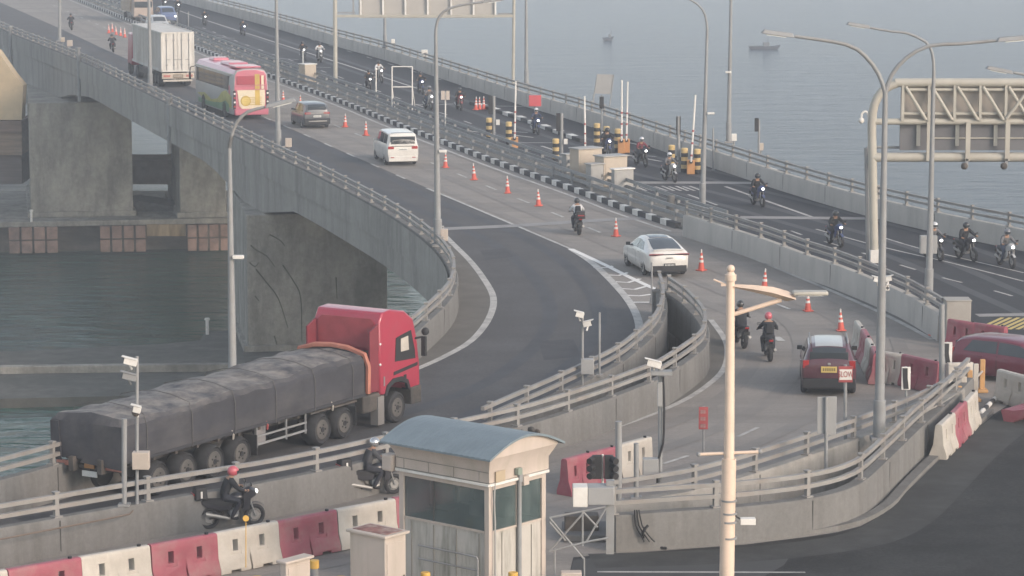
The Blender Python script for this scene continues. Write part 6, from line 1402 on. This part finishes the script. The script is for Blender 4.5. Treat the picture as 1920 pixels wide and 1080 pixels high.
cabinet('right grey cabinet with a bright white lid, nearest of the group', (1152, 362), .35, 1.15, 1.2, R(-62), .13, mg, mtop=M_wpaint)
cabinet('small grey cabinet half hidden left of the framed cabinets', (1062, 325), .5, .7, 1.0, R(-58), .13, mg)
cabinet('low dark grey box in front of the framed cabinets', (1108, 352), .5, .8, 1.2, R(-58), .13, mg)
rt = thing('concrete_bollard', 'tapered pale concrete bollard near the kerb end', 'bollard', P(1258, 396, .13)); mb = MB(); mb.cyl((0, 0, 0), (0, 0, .75), .26, .18, 14, M_wall); mb.build('block', rt); mb = MB(); mb.cyl((0, 0, .75), (0, 0, .8), .19, .15, 14, M_wall); mb.build('cap', rt)
def smallbox(label, x, y, z0, w, h, m, d=.3, name='junction_box'):
    q = P(x, y, z0); rt = thing(name, label, 'box', q); mb = MB(); mb.box((0, 0, h/2+.25), (w, d, h), m); mb.build('housing', rt, bevel=.015); mb = MB(); mb.cyl((0, 0, 0), (0, 0, .25), .05, n=8, m=M_galv); mb.build('foot', rt)
    mb = MB(); mb.box((0, -d/2-.006, h/2+.25), (w*.8, .012, h*.85), m); mb.build('lid', rt)
smallbox('white box on the left parapet beside the second lamp pole', 541, 284, 1.0, .35, .5, M_cream); smallbox('cream box on the bend of the parapet beside the lamp pole', 833, 462, 1.0, .32, .5, M_cream)
smallbox('grey box on the bend of the parapet, left of the cream one', 826, 456, 1.0, .3, .5, mg) 
smallbox('white box on the far left parapet', 131, 92, 1.0, .45, .5, M_cream); smallbox('beige box beside the white one on the far left parapet', 118, 84, 1.0, .3, .4, mtb)
smallbox('white box on the sea parapet right of the coach lane gantry', 737, 90, 1.0, .3, .5, M_wpaint); smallbox('white box with aerial on the sea parapet', 796, 112, 1.0, .5, .55, M_wpaint); smallbox('small white box on the sea parapet near the thin lamp', 1376, 272, 1.0, .3, .4, M_wpaint)
smallbox('pale box on the sea parapet by the signal post', 1426, 290, 1.0, .3, .4, M_cream)
smallbox('grey square sign box in front of the single armed lamp', 1740, 486, 1.0, .7, .75, M_signgrey)
smallbox('red square barrier box on the sea side above the blue motorcycle', 1003, 206, .95, .8, .7, mat('red_box', (.5, .08, .09), .6, var=.1), .5)
smallbox('white box at the foot of the striped bollards', 1132, 268, .3, .25, .4, M_wpaint)
# white equipment box over the lattice frame
rt = thing('equipment_box', 'large pale grey equipment box on a steel lattice frame beside the booth', 'box', P(1115, 1108, 0)); a, b = loc(rt, 1102, 915), loc(rt, 1152, 948)
mb = MB(); mb.box(((a.x+b.x)/2, .3, (a.z+b.z)/2), (b.x-a.x, .55, a.z-b.z), M_signgrey); mb.build('housing', rt, bevel=.02)
a, b = loc(rt, 1074, 915), loc(rt, 1102, 952); mb = MB(); mb.box(((a.x+b.x)/2, .3, (a.z+b.z)/2), (b.x-a.x, .54, a.z-b.z), M_wpaint); mb.build('side_housing', rt, bevel=.02)
mb = MB()
for x0, y0, x1, y1 in ((1030, 967, 1135, 947), (1030, 1030, 1100, 1012), (1092, 953, 1092, 1020), (1030, 1030, 1092, 960), (1030, 975, 1060, 1010), (1100, 1010, 1135, 950), (1030, 967, 1095, 1045), (1092, 955, 1120, 985), (1100, 1012, 1140, 1005), (1040, 1025, 1040, 1100), (1095, 1042, 1095, 1110)):
    mb.cyl(loc(rt, x0, y0)-Vector((0, .2, 0)), loc(rt, x1, y1)-Vector((0, .2, 0)), .025, n=6, m=M_galv)
mb.build('lattice', rt)
mb = MB(); a, b = loc(rt, 1145, 940), loc(rt, 1145, 1010); mb.box((a.x, .35, (a.z+b.z)/2), (.2, .2, a.z-b.z+.9), M_galv); mb.build('support_column', rt)
mb = MB(); c = loc(rt, 1070, 1066); mb.box((c.x, -.6, c.z), (.5, .3, .16), M_cream); mb.box((c.x+.1, -.62, c.z-.15), (.2, .22, .2), M_cream); mb.build('camera', rt, bevel=.02)
mb = MB()
for k in range(3):
    pts = [at_depth(x, y, P(1200, 957, 1.0).y-.42) for x, y in ((1190+k*4, 956), (1192+k*6, 985), (1200+k*9, 1000+3*k), (1208+k*10, 1016))]
    mb.tube(smooth_path(pts, .2), .018, 6, M_black)
mb.tube(smooth_path([at_depth(1215, 985, P(1200, 957, 1.0).y-.5), at_depth(1205, 1000, P(1200, 957, 1.0).y-.5), P(1215, 1018, .1), P(1235, 1026, .05), P(1250, 1028, .05)], .1), .035, 6, M_black)
tag(mb.build('loose_cables'), 'bundle of loose black cables hanging at the left end of the corner parapet', 'cables')
mb = MB(); q = P(1148, 1012, .0); mb.box((q.x, q.y+.5, .1), (2.6, 1.6, .2), M_deck); mb.box((q.x-.8, q.y+.4, .35), (.9, .5, .5), M_chassis); tag(mb.build('concrete_step', bevel=.03), 'low concrete step under the equipment frame', 'step')
# drain outlet mark on the corner parapet
# foreground cabinets, bollards
_cb = cabinet('tall beige cabinet with a rusty top left of the booth', (723, 1175), 1.12, .72, 2.1, R(-40), 0, M_cream)
mb = MB(); mb.box((-.56, .36, 2.17), (1.04, .60, .012), mat('rusty_top', (.20, .095, .08), .85, var=.4, scale=3, dirt=(.45, .38, .33), dirt_amt=.8, dirt_scale=2.5)); mb.build('rusty_panel', _cb)
cabinet('small beige cabinet with slanted lid in front of the red barrier', (538, 1180), .2, .80, 1.55, R(-40), 0, M_cream)
for lab, x, y, h in (('yellow capped bollard right of the small beige cabinet', 590, 1118, .9), ('yellow capped bollard cut by the bottom edge left of the tall cabinet', 640, 1150, .9), ('yellow capped bollard at the foot of the booth wall', 798, 1150, 1.0), ('yellow capped bollard at the bottom edge below the white barrier', 483, 1150, .9), ('yellow capped bollard at the bottom edge under the booth door', 962, 1150, 1.0)):
    rt = thing('capped_bollard', lab, 'bollard', P(x, y, 0), 0, 'yellow capped bollards round the booth'); mb = MB(); mb.cyl((0, 0, 0), (0, 0, h-.2), .1, n=14, m=M_galv); mb.build('post', rt); mb = MB(); mb.cyl((0, 0, h-.2), (0, 0, h), .115, n=16, m=M_yellow); mb.build('cap', rt, bevel=.01)
# round reflector on the white barrier
rt = thing('delineator', 'small round yellowish reflector on a stick by the white barrier', 'reflector', P(461, 1064, .9)); c = loc(rt, 461, 972)
mb = MB(); mb.cyl((0, 0, 0), (c.x, 0, c.z-.1), .012, n=6, m=M_yellow); mb.build('stick', rt); mb = MB(); mb.cyl((c.x, -.01, c.z), (c.x, .01, c.z), .075, n=16, m=M_yellow); mb.build('disc', rt)
# conduit on the near parapet wall
mb = MB(); pts = [P(-40, 1012, .93), P(0, 1004, .93), P(100, 985, .93), P(200, 966, .93), P(238, 958, .93), P(244, 952, .96)]
mb.tube([p+Vector((.10, -.28, -.02)) for p in pts], .025, 6, mat('rusty_conduit', (.13, .10, .08), .8)); tag(mb.build('conduit'), 'thin rusty conduit clipped along the near parapet at lower left', 'conduit')

# ================================================================== GUARD BOOTH
ANG = R(-40); a_, b_ = 2.85, 2.1; cq = P(917, 1142, 0); ux = Vector((math.cos(ANG), math.sin(ANG))); uy = Vector((-math.sin(ANG), math.cos(ANG)))
ctr = Vector((cq.x, cq.y))-ux*a_/2+uy*b_/2
rt = thing('guard_booth', 'cream guard booth with curved blue metal roof and dark windows', 'booth', (ctr.x, ctr.y, 0), ANG)
hx, hy = a_/2, b_/2
M_seam = mat('seam_grey', (.2, .19, .165), .8); mgr = mat('booth_panel', (.43, .405, .365), .7, var=.06, scale=1, dirt=(.19, .19, .155), dirt_amt=.95, dirt_scale=1.3, dirt_stretch=(2.6, 2.6, .35)); mbr = M_cream
WB, WT = 1.83, 2.86
mb = MB(); mb.box((0, 0, WB/2), (a_-.06, b_-.06, WB), mgr); mb.build('lower_wall', rt)
mb = MB()
for k in range(4): mb.box((-hx+.36+k*.72, -hy+.02, WB/2), (.010, .024, WB-.1), M_seam)
for k in range(3): mb.box((hx-.02, -hy+.5+k*.55, WB/2), (.024, .010, WB-.1), M_seam)
mb.build('panel_joint', rt)
for x in (hx, -hx):
    for y in (hy, -hy): mb = MB(); mb.box((x-math.copysign(.06, x), y-math.copysign(.06, y), 1.5), (.15, .15, 3.0), M_cream); mb.build('corner_post', rt, bevel=.01)
mb = MB(); mb.box((0, 0, 2.97), (a_+.02, b_+.02, .2), M_cream); mb.build('lintel', rt, bevel=.01)
gl = mat('booth_glass', (.075, .105, .105), .07, var=.25, scale=1.2, spec=.6, dirt=(.15, .19, .185), dirt_amt=.8, dirt_scale=1.3, dirt_stretch=(1.2, 1.2, .7))  # paler noise patches paint interior reflections into the glass colour
for nm, c, d in (('window', (0, -hy+.04, (WB+WT)/2), (a_-.3, .03, WT-WB)), ('window', (0, hy-.04, (WB+WT)/2), (a_-.3, .03, WT-WB)), ('window', (hx-.04, 0, (WB+WT)/2), (.03, b_-.3, WT-WB)), ('window', (-hx+.04, 0, (WB+WT)/2), (.03, b_-.3, WT-WB))):
    mb = MB(); mb.box(c, d, gl); o = mb.build(nm, rt)
    mb = MB()
    if d[0] > 1: 
        mb.box((c[0], c[1], WB+.02), (d[0], .09, .05), M_cream)
        for x in (-.35,): mb.box((c[0]+x, c[1], c[2]), (.02, .05, d[2]), M_chassis)
    else: mb.box((c[0], c[1], WB+.02), (.09, d[1], .05), M_cream); mb.box((c[0], c[1]+.0, c[2]), (.08, .07, d[2]), M_cream)
    mb.build('frame', o)
gm = gl.node_tree.nodes['Principled BSDF']; gm.inputs['Alpha'].default_value = .62
mi = mat('booth_interior', (.06, .065, .06), .8, var=.3); mj = mat('interior_grey', (.14, .15, .14), .7)
mb = MB(); mb.box((0, 0, WB+.005), (a_-.2, b_-.2, .02), mi); mb.build('floor_top', rt)
mb = MB(); mb.box((-.25, .35, WB+.35), (.09, .09, .95), mj); mb.box((.1, .1, WB+.22), (.5, .08, .36), mi); mb.box((.6, .45, WB+.3), (.35, .3, .5), mi); mb.box((-.8, -.2, WB+.16), (.7, .4, .05), mj); mb.build('interior_fittings', rt)
mb = MB(); mb.box((0, -hy-.05, 3.02), (a_+.14, .09, .07), M_wpaint); mb.box((hx+.05, 0, 3.02), (.09, b_+.1, .07), M_wpaint); mb.build('ledge', rt, bevel=.01)
mb = MB(); mb.box((hx+.10, -hy+.30, 3.2), (.03, .34, .26), mat('tan_panel', (.36, .29, .20), .7)); mb.build('tan_cover', rt)
# valance (slants outwards to the roof)
mb = MB(); z0, z1, z2 = 3.07, 3.38, 3.70; rows = []
for z, e in ((z0, .06), (z1, .06), (z2, .22)): rows.append([(-hx-e, -hy-e, z), (hx+e, -hy-e, z), (hx+e, hy+e, z), (-hx-e, hy+e, z)])
mb.grid(rows, M_cream, smooth=False, closed=True); mb.add(rows[0], [(0, 1, 2, 3)], M_cream); mb.add(rows[2], [(3, 2, 1, 0)], M_cream)
# gable infill under the vault, at both ends
def vault(y): return 3.66+.44*math.cos(y/(hy+.45)*math.pi/2)
gpts = [(-hy-.22, 3.69)]+[(-hy-.2+i*(2*hy+.4)/12, vault(-hy-.2+i*(2*hy+.4)/12)-.03) for i in range(13)]+[(hy+.22, 3.69)]
for s in (1, -1): mb.prism(gpts, s*(hx+.17), s*(hx+.22), 'x', M_cream)
mb.build('valance', rt)
mb = MB()
for k in range(4): mb.box((-hx+.2+k*.8, -hy-.065, 3.19), (.010, .012, .25), M_seam)
mb.box((0, -hy-.07, 3.07), (a_+.16, .03, .02), M_seam); mb.box((0, -hy-.065, 3.325), (a_+.12, .02, .015), M_seam); mb.build('valance_joint', rt)
rf = mat('blue_metal_roof', (.165, .205, .225), .6, .1, var=.08, scale=2, dirt=(.12, .15, .17), dirt_amt=.5, dirt_scale=.8)
rows = []; nr = 60
for i in range(nr+1):
    x = -hx-.34+(a_+.68)*i/nr; bump_ = .012 if i % 3 == 0 else 0
    rows.append([(x, y, vault(y)+bump_+.015) for y in [(-hy-.35)+(b_+.70)*k/16 for k in range(17)]]+[(x, y, vault(y)-.03) for y in [(-hy-.35)+(b_+.70)*k/16 for k in range(16, -1, -1)]])
mb = MB(); mb.grid(rows, rf, smooth=False, closed=True); mb.add(rows[0], [tuple(range(34))], rf); mb.add(rows[-1], [tuple(range(33, -1, -1))], rf); mb.build('roof', rt)
mb = MB(); mb.box((hx+.08, .0, 3.02), (.1, .14, .2), M_galv); mb.box((hx+.14, -.12, 3.22), (.12, .16, .16), mat('grey_speaker', (.2, .24, .2), .6)); mb.box((hx+.1, .15, 2.95), (.14, .2, .22), M_cream); mb.build('lamp_fitting', rt, bevel=.01)
mb = MB(); mb.cyl((hx+.05, .02, 0), (hx+.05, .02, 2.95), .055, n=12, m=M_galv); mb.build('downpipe', rt)
mb = MB(); mb.tube(smooth_path([(hx+.09, -hy+.12, 3.05), (hx+.10, -hy+.08, 2.6), (hx+.09, -hy+.12, 2.1), (hx+.09, -hy+.12, 1.4), (hx+.09, -hy+.12, .1)], .2), .02, 6, mg); mb.build('cable', rt)
for zz in (1.25, .92):
    mb = MB(); mb.tube([(-hx+.7, -hy-.12, zz), (hx-.3, -hy-.12, zz)], .022, 8, M_galv); mb.tube([(hx-.3, -hy-.12, zz), (hx-.25, -hy-.12, zz-.04), (hx-.25, -hy-.12, .1)], .022, 8, M_galv) if zz > 1 else None; mb.build('handrail', rt)
mb = MB(); mb.box((-hx-.30, -hy+.0, 3.15), (.34, .3, .42), M_cream); mb.build('corner_box', rt, bevel=.05)
mb = MB(); mb.sphere((hx-.1, hy-.4, vault(hy-.4)+.08), (.12, .07, .08), 8, 6, M_chassis); mb.sphere((hx-.05, hy-.25, vault(hy-.25)+.07), (.1, .06, .06), 8, 6, M_chassis); tag(mb.build('bird'), 'small dark bird like lump on the right end of the booth roof', 'bird') if 0 else mb.build('roof_vent', rt)

# boats on the sea
def boat(label, x, y, L):
    q = P(x, y, WZ); rt = thing('boat', label, 'boat', q, R(0)); L *= 1.14; mh = mat('boat_hull', (.05, .055, .065), .7)
    mb = MB(); mb.prism([(-L/2, .5), (-L/2+.4, -.1), (L/2-.6, -.1), (L/2, .7), (L/2-.8, .5)], -.9, .9, 'y', mh); mb.build('hull', rt, bevel=.05); mb = MB(); mb.box((.3, 0, .8), (L*.2, 1.1, .7), mat('boat_cabin', (.16, .17, .18), .7)); mb.build('cabin', rt, bevel=.05)
    mb = MB(); mb.cyl((.6, 0, 1.1), (.6, 0, 1.9), .05, n=6, m=mh); mb.build('mast', rt)
boat('dark low boat on the sea between the two thin lamps and the gantry', 1433, 92, 4.6); boat('tiny dark boat far out on the sea right of the thin centre lamp', 1140, 76, 1.8)

# ================================================================== HAZE
mb = MB(); mb.box((0, 900, 14), (2600, 2000, 70), None)
hz = bpy.data.materials.new('haze_air'); hz.use_nodes = True; n = hz.node_tree.nodes; n.remove(n['Principled BSDF'])
pv = n.new('ShaderNodeVolumePrincipled'); pv.inputs['Color'].default_value = (.86, .90, .95, 1); pv.inputs['Density'].default_value = .00075; pv.inputs['Anisotropy'].default_value = .2
hz.node_tree.links.new(pv.outputs[0], n['Material Output'].inputs['Volume'])
mb.mats = [hz]; o = mb.build('haze'); struct(o, 'stuff')
